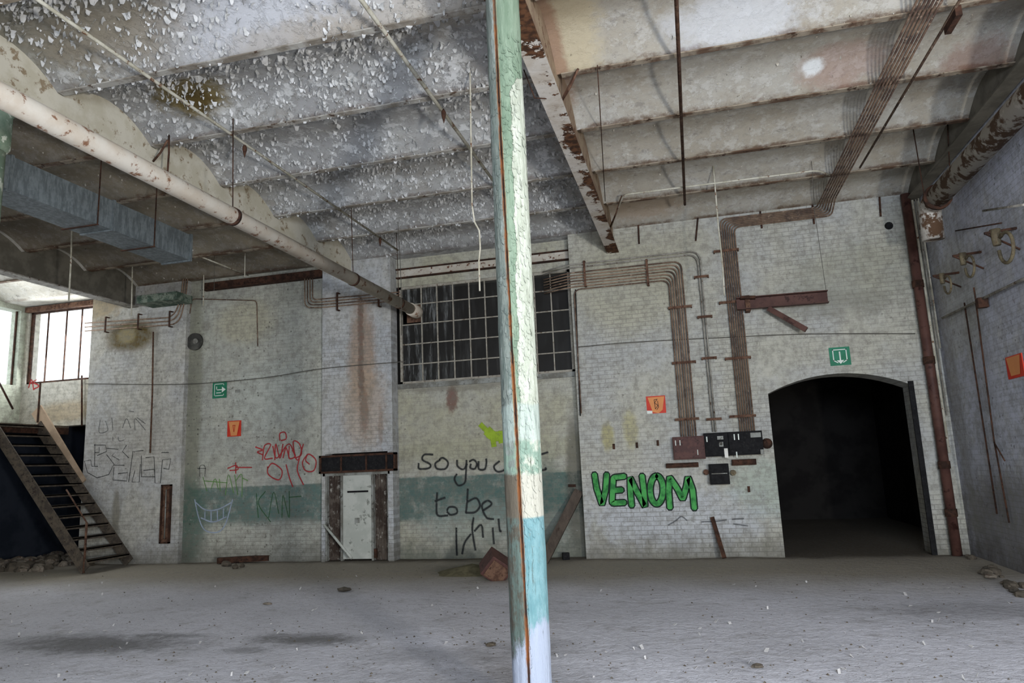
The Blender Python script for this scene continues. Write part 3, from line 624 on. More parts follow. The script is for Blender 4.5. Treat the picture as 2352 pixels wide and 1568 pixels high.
for i in range(7):
    f = i/6; x = ax0+(ax1-ax0)*f; z = zt1+(zt0-zt1)*f
    if i == 0: pts = fillet([(x, -.075, Y(1580, 1000, -.1).z-.01), (x, -.075, z), (xw(1318, 660), -.075, z), (xw(1318, 660), -.075, Y(1330, 950, 0).z)], .14)
    else: pts = fillet([(x, -.075, Y(1580, 1000, -.1).z-.01), (x, -.075, z), (-2.03-.02, -.075, z), (-2.6, .22, z)], .16)
    run('conduit', pts, .0130, 'conduit' if i % 3 else 'conduitdark', 'rusty conduit turning down the wall to the red brown box' if i else 'lowest rusty conduit, dropping again beside the factory window', group='conduits bending down to the red brown box' if i else None)
for i in range(2):
    x = xw(1612, 700)+.045*i; z = Y(1464, 598-7*i, -.08).z
    pts = fillet([(x, -.075, Y(1640, 990, -.1).z-.01), (x, -.075, z), (-2.06, -.075, z), (-2.6, .22, z)], .2)
    run('conduit', pts, .014, 'conduitgrey', 'grey conduit of the pair that bends down to the middle black box', group='pair of grey conduits to the middle box')
def clamp(px, py, n_, wd, label, grp, mat='rust', vert=False):
    p = Y(px, py, -.09); m_ = MB()
    if vert:
        m_.box((p.x-.02, -.105, p.z-wd/2), (p.x+.02, -.094, p.z+wd/2)); m_.box((p.x-.02, -.095, p.z-wd/2), (p.x+.02, -.001, p.z-wd/2+.02)); m_.box((p.x-.02, -.095, p.z+wd/2-.02), (p.x+.02, -.001, p.z+wd/2))
    else:
        m_.box((p.x-wd/2, -.105, p.z-.022), (p.x+wd/2, -.094, p.z+.022)); m_.box((p.x-wd/2, -.095, p.z-.02), (p.x-wd/2+.02, -.001, p.z+.02)); m_.box((p.x+wd/2-.02, -.095, p.z-.02), (p.x+wd/2, -.001, p.z+.02))
    tag(m_.build('pipe_bracket', mat), label, 'bracket', grp)
for px, py in ((1562, 705), (1571, 832), (1578, 962)): clamp(px, py, 7, .42, 'rusty bracket across the conduits above the red brown box', 'brackets above the red brown box')
for px, py in ((1611, 635), (1619, 727), (1629, 822), (1640, 962)): clamp(px, py, 2, .26, 'rusty bracket across the pair of grey conduits', 'brackets on the pair of grey conduits')
for px, py in ((1668, 575), (1681, 693), (1695, 822), (1706, 955)): clamp(px, py, 7, .44, 'rusty bracket across the conduits above the black boxes', 'brackets above the black boxes')
for px, py in ((1343, 628), (1487, 625)): clamp(px, py, 7, .5, 'upright rusty bracket across the level conduits by the factory window', 'brackets on the level conduits', vert=True)

# upper left conduits
def wallrun(pix, y, r, mat, label, rad=.1, group=None): return run('conduit', fillet([Y(a, b, y) for a, b in pix], rad), r, mat, label, group=group)
for i in range(3): wallrun([(195, 742+i*9), (400+i*6, 728+i*8), (417+i*5, 678), (421+i*5, 640)], -.06, .014, 'conduit', 'brown conduit running level over the stain left of the fan hole', .25, 'three conduits high on the left pier')
wallrun([(436, 720), (441, 686), (590, 690), (592, 795)], R1-.04, .011, 'conduitdark', 'thin conduit bent down beside the pale patch above the arrow sign', .1)
for i in range(4): 
    wallrun([(700+i*6, 640), (700+i*6, 706-i*6), (738, 706-i*6.5), (918, 690-i*6.5)], -.06, .0125, 'conduitdark' if i % 2 else 'conduit', 'brown conduit curving across the top of the pier above the door', .14, 'four conduits across the door pier')
for px, py in ((775, 692), (870, 683)): clamp(px, py, 4, .38, 'upright bracket holding the conduits over the door pier', 'brackets over the door pier', 'rustdark', vert=True)
for px, py in ((243, 745), (318, 738), (390, 732)): clamp(px, py, 4, .36, 'upright bracket holding the conduits on the left pier', 'brackets on the left pier', 'rustdark', vert=True)
wallrun([(352, 762), (350, 900), (345, 1040)], -.04, .017, 'rust', 'upright rusty pipe on the left pier ending at the outlined graffiti', .1)
wallrun([(188, 862), (188, 978)], .55, .02, 'rustdark', 'short dark upright pipe under the bright left window', .1)
wallrun([(1322, 665), (1327, 800), (1333, 955)], -.05, .010, 'black', 'black cable hanging on the wall edge beside the factory window', .1)

# far right pipes
b0 = Y(2080, 450, -.12)
t = empty('downpipe', (b0.x, -.12, 0), 'red brown downpipe in the right corner beside the arch', 'pipe')
M['brownpipe'] = plain('red_brown_pipe_paint', '48302a', '573c34', 3, .6, .3, third='35201b')
MB().tube([(3.87, -.13, .0), (3.87, -.13, 6.0)], .075, 14).build('pipe_run', 'brownpipe', t)
for z in (.6, 1.35, 3.05, 4.35): MB().tube([(3.87, -.13, z), (3.87, -.13, z+.12)], .09, 14).build('pipe_collar', 'rustdark', t)
for i, (x, r, mt, lb, zb_) in enumerate(((3.985, .022, 'palepipe', 'thicker pale upright pipe right beside the red brown downpipe', 1.6), (4.03, .012, 'conduitgrey', 'thin grey upright pipe between the downpipe and the corner', 2.2), (4.065, .012, 'palepipe', 'thin pale upright pipe tucked into the right corner', 3.3))):
    run('corner_pipe', [(x, -.07-.03*i, zb_), (x, -.07-.03*i, 6.0)], r, mt, lb, 'pipe')
a, b = X(2165, 730, 4.03), X(2352, 640, 4.03)
run('wall_pipe', [a, b, b+(b-a)*1.2], .02, 'conduitgrey', 'grey level pipe along the right wall under the valves', 'pipe')
run('wall_pipe', [X(2215, 695, 4.06), X(2290, 1180, 4.06)], .012, 'rustdark', 'thin dark upright pipe on the right wall, nearer the corner', 'pipe')
run('wall_pipe', [X(2241, 690, 4.06), X(2283, 1010, 4.06), X(2318, 1200, 4.06)], .012, 'rustdark', 'thin dark upright pipe on the right wall, nearer the fire sign', 'pipe')
run('wall_pipe', [X(2283, 1015, 4.05), X(2308, 1058, 4.05)], .01, 'rustdark', 'short slanting rod branching off on the right wall', 'rod')
va = X(2256, 692, 4.03); tag(MB().box((3.96, va.y-.05, va.z-.09), (4.09, va.y+.05, va.z+.05)).tube([(3.94, va.y-.04, va.z+.03), (3.94, va.y-.04, va.z+.2)], .012).build('stop_valve', 'rustdark', None, .01), 'small dark stop valve on the level pipe of the right wall', 'valve')
for i, (px, py, sc, lb) in enumerate(((2165, 648, .9, 'corroded bracket with hanging hoop low on the right wall, nearest the corner'), (2213, 605, 1.0, 'middle one of the three corroded bracket hoops on the right wall'), (2290, 560, 1.25, 'largest corroded yellowish bracket with hanging hoop on the right wall'))):
    p = X(px, py, 3.86); t = empty('pipe_hoop_bracket', p, lb, 'bracket')
    MB().bar((4.1, p.y, p.z+.14*sc), (p.x-.12, p.y, p.z+.12*sc), .03, .03).bar((4.1, p.y, p.z-.10), (p.x-.10, p.y, p.z+.11*sc), .02, .02).build('arm', 'rustdark', t)
    MB().tube([(p.x, p.y, p.z+.15*sc), (p.x, p.y, p.z-.02)], [.05*sc, .035*sc], 10).build('valve_body', 'valve', t)
    hp = [Vector((p.x+.02, p.y-.14*sc+.16*sc*math.cos(a), p.z-.08*sc+.15*sc*math.sin(a))) for a in [math.radians(d) for d in range(60, 372, 18)]]
    MB().tube(hp, .017*sc, 8).build('hoop', 'valve', t)
run('wall_rod', [X(2258, 484, 4.0), X(2352, 470, 3.7)], .014, 'conduitgrey', 'upper grey rod bracket sticking out of the right wall', 'rod')
run('wall_rod', [X(2195, 530, 4.05), X(2300, 512, 4.0)], .010, 'rustdark', 'thin dark rod above the hoop brackets on the right wall', 'rod')

# ------------------------------------------------------------------ air duct
zt, zb_ = 5.4, 5.0; xr = -1.957*(zt-EYE); xl = xr-.50; ye = Z(446, 541, zt).y
t = empty('air_duct', (xr-.25, ye, zb_), 'galvanised rectangular air duct hanging in the left bay', 'duct')
MB().box((xl, -15, zb_), (xr, ye, zt)).build('duct_body', 'duct', t)
for yy in (-8.6, -7.1, -5.62, ye-.03): MB().box((xl-.015, yy-.02, zb_-.015), (xr+.015, yy+.02, zt+.015)).build('duct_flange', 'duct', t)
for yy in (-7.6, -5.9, -4.9):
    MB().bar((xr+.03, yy, zb_-.03), (xr+.03, yy, vault_z(yy)+.01), .018, .006).build('hanger_strap', 'rustdark', t)
    MB().bar((xl-.03, yy, zb_-.02), (xr+.04, yy, zb_-.02), .03, .012, (0, 0, 1)).build('support_bar', 'rustdark', t)

# ------------------------------------------------------------------ hanging rods and wires
def rod(pix, z, r, mat, label, name='hanging_rod', cat='rod', group=None):
    """hangs from the ceiling at pix[0]; the rest keeps that depth"""
    a = Z(*pix[0], z); pts = [Vector((a.x, a.y, vault_z(a.y)+.01))] + [Y(px, py, a.y) for px, py in pix]
    pts[0].x = pts[1].x
    return run(name, pts, r, mat, label, cat, group, 6)
rod([(165, 528), (163, 600), (158, 690)], 6.1, .014, 'palepipe', 'long pale rod hanging down in front of the bright left window')
rod([(304, 615), (302, 725)], 6.1, .012, 'palepipe', 'pale rod hanging in front of the left pier above the stain')
rod([(468, 632), (467, 702)], 6.1, .012, 'palepipe', 'pale rod hanging in front of the dark steel channel')
rod([(563, 585), (562, 636)], 6.1, .010, 'palepipe', 'short pale rod hanging at the end of the small slanting conduit')
rod([(492, 600), (492, 668)], 6.1, .004, 'cable', 'very thin cord hanging left of the thick white pipe', cat='cord')
rod([(985, 585), (986, 645)], 6.15, .016, 'palepipe', 'pale rod hanging in front of the left part of the factory window')
rod([(1080, 185), (1082, 330), (1084, 470), (1090, 510), (1101, 530), (1103, 570), (1100, 600), (1102, 668)], 6.05, .010, 'palepipe', 'long pale wire dangling with a kink just left of the round column', 'hanging_wire', 'wire')
rod([(1087, 570), (1086, 600), (1101, 640)], 6.15, .008, 'palepipe', 'short stiff wire beside the kinked dangling wire', 'hanging_wire', 'wire')
rod([(914, 510), (917, 560), (921, 640), (922, 770)], 6.15, .006, 'cable', 'thin wire hanging at the corner between door pier and factory window', 'hanging_wire', 'wire')
rod([(1641, 412), (1650, 520), (1660, 610), (1664, 678)], 6.05, .012, 'palepipe', 'long cream rod hanging in front of the conduit bundle over the black boxes')
rod([(1866, 392), (1870, 480), (1897, 665)], 6.05, .004, 'cable', 'thin wire from the ceiling to the end of the rusty wall bracket', 'hanging_wire', 'wire')
rod([(388, 320), (388, 350), (384, 408)], 6.05, .012, 'rustdark', 'dark double strap holding the thick white pipe', 'hanger_strap', 'strap')
for (px, py, px2, py2, lb) in ((1466, 515, 1468, 560, 'right after the beam end'), (1603, 500, 1598, 553, 'left of the rising conduit bundle'), (1746, 485, 1750, 524, 'right of the rising conduit bundle'), (1866, 470, 1870, 514, 'below the ceiling conduits'), (2020, 452, 2023, 497, 'nearest the right corner')):
    tag(MB().bar(Y(px, py, -.02), Y(px2, py2, -.035), .03, .012, (0, 1, 0)).build('iron_strap', 'rustdark'), 'short dark iron strap on the top of the wall, '+lb, 'strap')
# droplet shaped lamp hooks on the ceiling conduits
for px, py, lb in ((1019, 262, 'left of the column'), (873, 552, 'near the factory window'), (562, 342, 'near the thick white pipe')):
    p = Z(px, py, 5.90); t = empty('lamp_hook', p, 'small dark hook hanging from the cream conduit '+lb, 'hook')
    MB().tube([p+Vector((0, 0, .07)), p+Vector((0, 0, .02)), p-Vector((0, 0, .02)), p-Vector((0, 0, .12))], [.006, .03, .028, .003], 8).build('hook_body', 'rustdark', t)
# sloping strap pieces by the beams
for (a, b, lb) in (((352, 370), (385, 322), 'rusty curved strap from ceiling to the cream beam'), ((1290, 232), (1328, 158), 'bent wire stub right of the rust patched beam'), ((1402, 520), (1428, 450), 'dark slanting strap at the wall end of the rust patched beam')):
    pa, pb = Z(*a, 5.85), Z(*b, 6.03)
    run('beam_strap', [pa, (pa+pb)/2+Vector((0, 0, -.03)), pb], .014, 'rust', lb, 'strap')
run('conduit', [Z(458, 588, 6.04), Z(575, 634, 6.04)], .014, 'palepipe', 'small slanting conduit beyond the end of the air duct')
# thin string across the whole back wall
st_ = [(196, 881), (420, 882), (600, 868), (742, 846), (930, 830)]
pts = smooth([Y(a, b, -.03) for a, b in st_])
run('string', pts, .008, 'cable', 'thin dark string stretched across the left half of the back wall', 'string', n=5)
run('string', smooth([Y(a, b, -.03) for a, b in ((1325, 797), (1450, 786), (1660, 775), (1850, 767), (2102, 766))]), .008, 'cable', 'thin dark string stretched across the wall above the arch', 'string', n=5)

# ------------------------------------------------------------------ rusty cantilever bracket
t = empty('wall_bracket', Y(1690, 700, 0), 'rusty steel channel bracket with a broken stay, right of the conduit bundle', 'bracket')
a, b = Y(1692, 698, -.22), Y(1902, 681, -.26)
mb = MB(); d = (b-a).normalized(); upz = Vector((0, 0, 1))
for oz in (-.10, .10): mb.bar(a+upz*oz, b+upz*oz, .12, .015)
mb.bar(a+Vector((0, .05, 0)), b+Vector((0, .05, 0)), .014, .2); mb.build('channel', 'rustbr' if 'rustbr' in M else 'brownpipe', t)
MB().bar(Y(1765, 708, -.25), Y(1852, 757, -.40), .09, .09).build('stay', 'brownpipe', t)
MB().box((cx1+.05, -.22, a.z-.14), (cx1+.13, -.001, a.z+.14)).build('wall_plate', 'rust', t)
MB().bar(Y(1700, 684, -.25), Y(1735, 683, -.25), .12, .05).build('lug', 'rustdark', t)

# ------------------------------------------------------------------ switch boxes
def wbox(name, px0, py0, px1, py1, d, mat, label, cat='switch box', parts=()):
    a, b = Y(px0, py1, -d), Y(px1, py0, -d); t = empty(name, ((a.x+b.x)/2, -d/2, a.z), label, cat)
    MB().box((a.x, -d+.02, a.z), (b.x, -.001, b.z)).build('box_body', mat, t, .006)
    MB().box((a.x+.015, -d, a.z+.02), (b.x-.015, -d+.02, b.z-.02)).build('box_lid', mat, t, .004)
    for (u, v, w_, h_, m2) in parts:
        x = a.x+(b.x-a.x)*u; z = b.z-(b.z-a.z)*v
        MB().box((x, -d-.012, z-h_), (x+w_, -d, z)).build('worn_label' if m2 == 'whitechip' else 'fitting', m2, t)
    return t
wbox('switch_box', 1548, 1000, 1617, 1056, .18, 'redbox', 'red brown switch box, leftmost under the conduits', parts=((.08, .15, .015, .09, 'signwhite'), (.22, .15, .015, .09, 'signwhite'), (.75, .6, .012, .09, 'signwhite')))
wbox('switch_box', 1620, 992, 1672, 1049, .18, 'black', 'black switch box with flaked white marks, middle of the row', parts=((.1, .15, .02, .09, 'signwhite'), (.55, .15, .1, .06, 'doorframe'), (.6, .4, .07, .08, 'doorframe'), (.78, .68, .06, .16, 'whitechip')))
wbox('switch_box', 1675, 988, 1750, 1046, .18, 'black', 'widest black switch box at the right end of the row', parts=((.18, .1, .018, .1, 'signwhite'), (.3, .1, .018, .1, 'signwhite'), (.66, .08, .17, .08, 'doorframe'), (.9, .8, .05, .08, 'doorframe'), (.2, .85, .02, .1, 'signwhite')))
wbox('fuse_box', 1632, 1064, 1673, 1113, .2, 'black', 'small black fuse box hanging below the middle switch box', 'fuse box', parts=((.1, .45, .26, .015, 'doorframe'),))
wbox('cable_tray', 1530, 1061, 1604, 1075, .12, 'rustdark', 'rusty cable tray under the red brown box', 'cable tray')
wbox('cable_tray', 1682, 1053, 1737, 1069, .12, 'rustdark', 'dark cable tray under the widest black box', 'cable tray')
p = Y(1762, 1018, -.05); t = empty('wall_bell', p, 'small round rusty bell beside the arch edge', 'bell'); MB().tube([p+Vector((0, .05, 0)), p, p-Vector((0, .05, 0))], [.09, .09, .05], 16).build('bell_dome', 'rustdark', t)
for px, py, lb in ((1622, 1084, 'left'), ): 
    p = Y(px, py, -.04); tag(MB().tube([p+Vector((0, .04, 0)), p-Vector((0, .04, 0))], .05, 10).build('cable_gland', 'rust'), 'round rusty fitting left of the small fuse box', 'fitting')
p = Y(1684, 1085, -.04); tag(MB().tube([p+Vector((0, .04, 0)), p-Vector((0, .04, 0))], .05, 10).build('cable_gland', 'valve'), 'round brass fitting right of the small fuse box', 'fitting')
for px, py, lb in ((1410, 1025, 'under the left yellow stain'), (1463, 1022, 'under the right yellow stain'), (1511, 1017, 'alone left of the red brown box'), (1720, 1123, 'below the cable tray')):
    p = Y(px, py, -.012); tag(MB().box((p.x-.02, -.03, p.z-.05), (p.x+.02, -.001, p.z+.05)).build('wall_bolt', 'rustdark'), 'small dark bolt '+lb, 'bolt')
p = Y(2043, 517, -.04); tag(MB().tube([(p.x, -.001, p.z), (p.x, -.06, p.z-.01)], [.07, .05], 12).build('vent_plug', 'black'), 'black round plug high on the wall near the right corner', 'cap')

# ------------------------------------------------------------------ fan hole, slot vent, door
p = Y(450, 785, R1); t = empty('wall_fan', p, 'dark round fan opening beside the pier, left of the green arrow sign', 'fan')
MB().tube([(p.x, R1-.001, p.z), (p.x, R1-.06, p.z)], .19, 24).build('fan_ring', 'darkfan' if 'darkfan' in M else 'rustdark', t)
MB().tube([(p.x+.05, R1-.06, p.z), (p.x+.05, R1-.09, p.z)], .06, 12).build('fan_hub', 'doorframe', t)
a, b = Y(366, 1248, -.03), Y(394, 1112, -.03); t = empty('slot_panel', ((a.x+b.x)/2, 0, a.z), 'tall narrow rusty slot panel low on the left pier', 'panel')
fr = MB()
for q0, q1 in (((a.x, a.z), (a.x+.03, b.z)), ((b.x-.03, a.z), (b.x, b.z)), ((a.x, a.z), (b.x, a.z+.03)), ((a.x, b.z-.03), (b.x, b.z))): fr.box((q0[0], -.05, q0[1]), (q1[0], -.001, q1[1]))
fr.build('panel_frame', 'rustdark', t); MB().box((a.x+.03, -.02, a.z+.03), (b.x-.03, -.001, b.z-.03)).build('panel_plate', 'rust', t)
MB().tube([((a.x+b.x)/2, -.035, a.z+.1), ((a.x+b.x)/2, -.035, b.z-.1)], .012, 8).build('guide_rod', 'doorframe', t)

t = empty('door_1', (-6.54, .1, 0), kind='structure')
xa, xb, xc, xd = -7.21, Y(787, 1180, .08).x, Y(858, 1180, .08).x, -5.87
def corr(x0, x1, z0, z1, y):
    m_ = MB(); n_ = 40; vs = []
    for i in range(n_+1):
        x = x0+(x1-x0)*i/n_; yy = y+.018*math.sin(i/n_*math.pi*2*6); vs += [(x, yy, z0), (x, yy, z1)]
    return m_.add(vs, [(2*i, 2*i+2, 2*i+3, 2*i+1) for i in range(n_)], None, True)
corr(xa, xb, 0, 1.64, .14).build('corrugated_panel', 'corr', t)
corr(xc, xd, 0, 1.64, .14).build('corrugated_panel', 'corr', t)
ml = MB().box((xb, .06, .03), (xc, .10, 1.66)).build('door_leaf', 'doorpaint', t)
MB().box((xb+.12, .045, 1.30), (xc-.1, .06, 1.335)).build('door_rail', 'black', ml)
p = Y(862, 1276, .04); MB().box((p.x-.02, .02, .05), (p.x+.03, .08, .22)).build('door_bolt', 'rustdark', ml)
p = Y(820, 1195, .05); MB().box((p.x-.05, .05, p.z-.05), (p.x+.05, .06, p.z+.05)).build('lock_plate', 'doorframe', ml)
for x in (xa, xb, xc, xd): MB().box((x-.02, .03, 0), (x+.02, .12, 1.66)).build('door_post', 'doorframe', t)
MB().box((xa-.06, .0, 1.64), (xd+.05, .14, 1.70)).build('door_transom_bar', 'doorframe', t)
a, b = Y(733, 1088, -.10), Y(908, 1038, -.10)
tb = empty('roller_housing', ((a.x+b.x)/2, 0, a.z), 'dark roller housing over the pale door', 'box')
fr = MB()
for q0, q1 in (((a.x, a.z), (a.x+.04, b.z)), ((b.x-.04, a.z), (b.x, b.z)), ((a.x, a.z), (b.x, a.z+.04)), ((a.x, b.z-.04), (b.x, b.z))): fr.box((q0[0], -.11, q0[1]), (q1[0], -.001, q1[1]))
fr.build('housing_frame', 'rustdark', tb)
MB().box((a.x+.03, -.075, a.z+.03), (b.x-.03, -.001, b.z-.03)).build('housing_panel', 'blackp' if 'blackp' in M else 'black', tb)
for f in (.29, .62, .88): x = a.x+(b.x-a.x)*f; MB().box((x-.015, -.1, a.z+.03), (x+.015, -.075, b.z-.03)).build('housing_rib', 'rustdark', tb)
run('pole', [Y(745, 1205, -.04), Y(808, 1282, -.30)], .025, 'doorpaint', 'pale pole leaning across the left dark panel of the door', 'pole')

# ------------------------------------------------------------------ signs
def sign(px0, py0, px1, py1, plane, mat, label):
    f = (lambda a, b: Y(a, b, plane[1])) if plane[0] == 'y' else (lambda a, b: X(a, b, plane[1]))
    P4 = [f(px0, py1), f(px1, py1), f(px1, py0), f(px0, py0)]
    if plane[0] == 'y':
        x0, x1 = (P4[0].x+P4[3].x)/2, (P4[1].x+P4[2].x)/2; z0, z1 = (P4[0].z+P4[1].z)/2, (P4[2].z+P4[3].z)/2
        fn = lambda u, v, e=0.: Vector((x0+(x1-x0)*u, plane[1]-.012-e, z0+(z1-z0)*v)); nr = Vector((0, .012, 0))
    else:
        y0, y1 = P4[0].y, P4[1].y; z0, z1 = (P4[0].z+P4[1].z)/2, (P4[2].z+P4[3].z)/2
        fn = lambda u, v, e=0.: Vector((plane[1]-.012-e, y0+(y1-y0)*u, z0+(z1-z0)*v)); nr = Vector((.012, 0, 0))
    t = empty('safety_sign', fn(.5, .5), label, 'sign')
    MB().prism([fn(0, 0), fn(1, 0), fn(1, 1), fn(0, 1)], nr).build('sign_plate', mat, t)
    return t, fn
def lines(t, fn, segs, w_, mat, nm, e=.003):
    m_ = MB()
    for s_ in segs:
        for (a, b) in zip(s_[:-1], s_[1:]):
            p, q_ = fn(*a, e), fn(*b, e); n_ = (fn(0, 0, 1)-fn(0, 0, 0)).normalized(); dd = (q_-p).normalized(); m_.ribbon([p-dd*w_/2, q_+dd*w_/2], w_, n_)
    return m_.build(nm, mat, t)
def poly(t, fn, pts, mat, nm, e=.004): return MB().add([fn(u, v, e) for u, v in pts], [list(range(len(pts)))]).build(nm, mat, t)
y0_ = ('y', 0.); y3_ = ('y', R1)
t, fn = sign(1905, 797, 1953, 839, y0_, 'green', 'green emergency exit sign with a downward arrow above the arch')
lines(t, fn, [[(.36, .16), (.18, .28), (.18, .86), (.82, .86), (.82, .28), (.64, .16)]], .016, 'signwhite', 'door_outline')
lines(t, fn, [[(.5, .72), (.5, .25)]], .022, 'signwhite', 'arrow_shaft'); poly(t, fn, [(.32, .28), (.5, .08), (.68, .28)], 'signwhite', 'arrow_head')
t, fn = sign(489, 876, 521, 914, y3_, 'green', 'green emergency exit sign with a rightward arrow on the left recess')
lines(t, fn, [[(.8, .78), (.8, .85), (.15, .85), (.15, .15), (.8, .15), (.8, .22)]], .014, 'signwhite', 'door_outline')
lines(t, fn, [[(.3, .68), (.3, .5), (.72, .5)], [(.3, .32), (.6, .32)]], .018, 'signwhite', 'arrow_shaft'); poly(t, fn, [(.68, .32), (.95, .5), (.68, .68)], 'signwhite', 'arrow_head')
t, fn = sign(523, 966, 554, 1002, y3_, 'signred', 'red fire sign with an orange tapering panel, near the red scribble')
poly(t, fn, [(.28, .05), (.72, .05), (.9, .95), (.1, .95)], 'signorange', 'sign_panel'); lines(t, fn, [[(.5, .3), (.42, .7), (.58, .7), (.5, .3)]], .014, 'signred', 'sign_mark', .006)
t, fn = sign(1485, 909, 1529, 949, y0_, 'signred', 'red and orange fire sign with a torn lower edge, above the green lettering')
poly(t, fn, [(.3, .08), (.6, .0), (.82, .18), (.96, .95), (.08, .93)], 'signorange', 'sign_panel')
lines(t, fn, [[(.45, .25), (.6, .45), (.42, .6), (.58, .8), (.42, .78), (.45, .25)], [(.52, .2), (.62, .35), (.6, .7)]], .010, 'signdark', 'sign_mark', .006)
poly(t, fn, [(0, 0), (.28, 0), (.28, .16), (0, .18)], 'signwhite', 'torn_corner', .005)
t, fn = sign(2318, 813, 2357, 867, ('x', XR), 'signred', 'red and orange fire sign on the right wall')
poly(t, fn, [(.22, .12), (.78, .12), (.92, .95), (.08, .95)], 'signorange', 'sign_panel')
p = Y(546, 898, R1); tag(MB().box((p.x-.05, R1-.015, p.z-.03), (p.x+.05, R1-.001, p.z+.03)).build('wall_plate', 'doorframe'), 'small grey plate right of the green arrow sign', 'plate')

# ------------------------------------------------------------------ graffiti, paint on the wall
lay = [0]
def graf(strokes, y, w_, mat, label, rnd=True, name='graffiti', x=None):
    lay[0] += 1; e = .0012+.0002*(lay[0] % 9)
    f0 = strokes[0][1] if isinstance(strokes[0][0], (int, float)) else strokes[0]
    t = empty(name, Y(*f0[0], y), label, 'graffiti')
    for s_ in strokes:
        ww = w_
        if isinstance(s_[0], (int, float)): ww, s_ = s_[0], s_[1]
        pts = [Y(a, b, y) for a, b in s_]
        if rnd: pts = smooth(pts, 5)
        e += .00015
        MB().ribbon([p+Vector((0, -e, 0)) for p in pts], ww, (0, -1, 0)).build('paint_stroke', mat, t)
    return t
def cro(ox, oy, sc): return lambda L: [(ox+a/sc, oy+b/sc) for a, b in L]
k = cro(1320, 840, 3.267)
V_ = [k(L) for L in ([(148, 812), (165, 920), (205, 1040), (232, 930), (240, 812)],
     [(375, 828), (290, 838), (285, 930), (280, 1030), (375, 1025)], [(285, 935), (355, 930)],
     [(428, 1050), (418, 950), (415, 838), (460, 930), (528, 1055), (520, 940), (505, 822)],
     [(715, 1065), (705, 940), (712, 835), (770, 920), (810, 1000), (840, 900), (850, 835), (885, 930), (898, 1070)])]
O_ = k([(615+48*math.cos(a), 930+105*math.sin(a)) for a in [math.radians(d) for d in range(-90, 280, 20)]])
t = empty('graffiti', Y(1478, 1125, 0), 'bright green VENOM lettering outlined in black under the fire sign', 'graffiti')
m1, m2 = MB(), MB()
for n_, L in enumerate(V_+[O_]):
    pts = [Y(a, b, 0) for a, b in L]
    corner = n_ in (0, 3, 4)
    pts = fillet(pts, .03, 3) if n_ != 5 else smooth(pts, 3)
    def ext(pp, dd): return [pp[0]+(pp[0]-pp[1]).normalized()*dd]+pp+[pp[-1]+(pp[-1]-pp[-2]).normalized()*dd]
    m1.ribbon([p-Vector((0, .0015+.0001*n_, 0)) for p in ext(pts, .05)], [.06]+[.135]*len(pts)+[.06], (0, -1, 0))
    m2.ribbon([p-Vector((0, .0035+.0001*n_, 0)) for p in ext(pts, .025)], [.045]+[.088]*len(pts)+[.045], (0, -1, 0))
g = G('black_spray_outline'); m1.build('outline', g.fin(sr('1f2a24')), t); m2.build('letter_fill', 'M' if False else 's_venom', t)

k = cro(900, 900, 3.408)
graf([k(L) for L in ([(325, 490), (255, 490), (240, 530), (300, 565), (290, 595), (215, 600), (210, 555)],
    [(380, 530), (340, 560), (355, 600), (420, 600), (440, 550), (400, 515), (370, 530)],
    [(510, 530), (515, 580), (560, 605), (590, 560)], [(585, 530), (580, 640), (570, 710), (520, 730), (490, 680), (510, 640)],
    [(620, 560), (615, 595), (650, 600), (665, 560), (640, 530), (605, 545)], [(680, 540), (680, 600), (725, 605), (740, 560), (738, 520)],
    [(845, 540), (800, 580), (820, 620), (860, 620), (890, 600)], [(1160, 490), (1225, 470)], [(1165, 615), (1205, 605), (1200, 590)])], .3, .062, 's_black', 'black handwriting reading so you, on the yellowish wall left of the column')
graf([k(L) for L in ([(355, 785), (350, 880), (360, 965), (440, 965)], [(335, 855), (420, 825)], [(430, 930), (450, 900), (500, 905), (510, 945), (460, 960), (430, 935)],
    [(595, 755), (590, 850), (580, 950)], [(590, 860), (660, 830), (690, 890), (650, 940), (580, 945)], [(710, 930), (780, 880), (750, 850), (705, 890), (740, 980), (800, 995)])], .3, .062, 's_black', 'black handwriting reading to be, on the teal band left of the column')
graf([k(L) for L in ([(505, 1060), (505, 1160), (510, 1280)], [(640, 980), (630, 1080), (655, 1240)], [(645, 1090), (700, 1040), (715, 1140)], [(790, 1060), (795, 1140), (800, 1190)], [(835, 990), (845, 1080), (860, 1090)], [(620, 1110), (570, 1180), (550, 1270)])], .3, .062, 's_black', 'dripping black handwriting on the lowest worn part of the wall left of the column')
graf([(.12, k([(690, 250), (740, 300), (790, 340)])), (.22, k([(740, 300), (800, 345), (870, 340)])), (.12, k([(790, 350), (800, 430)])), (.12, k([(850, 350), (860, 400)]))], .3, .2, 's_lime', 'lime green spray arrow left of the column')
k = cro(400, 580, 2.119)
graf([k(L) for L in ([(430, 1010), (440, 940), (470, 935), (440, 1000), (480, 1000)], [(490, 1010), (495, 930), (515, 1000), (530, 930)], [(530, 1000), (545, 950), (560, 1000)], [(515, 915), (515, 880), (540, 875), (545, 905), (520, 915)],
   [(560, 940), (560, 1000), (590, 990), (575, 960)], [(590, 1000), (580, 920), (610, 930), (620, 980), (590, 1000)], [(395, 945), (430, 960), (405, 970), (435, 985)], [(480, 940), (500, 1000), (560, 930), (600, 1010), (630, 930)],
   [(455, 1040), (460, 1080), (510, 1105), (525, 1060), (480, 1025), (455, 1050)], [(545, 1030), (560, 1090), (578, 1140)], [(610, 1000), (600, 1060), (630, 1130)], [(650, 980), (625, 1020), (640, 1060), (680, 1060), (690, 1010), (655, 980), (640, 1010), (660, 1030)])], R1, .038, 's_red', 'red sprayed tag left of the pale door')
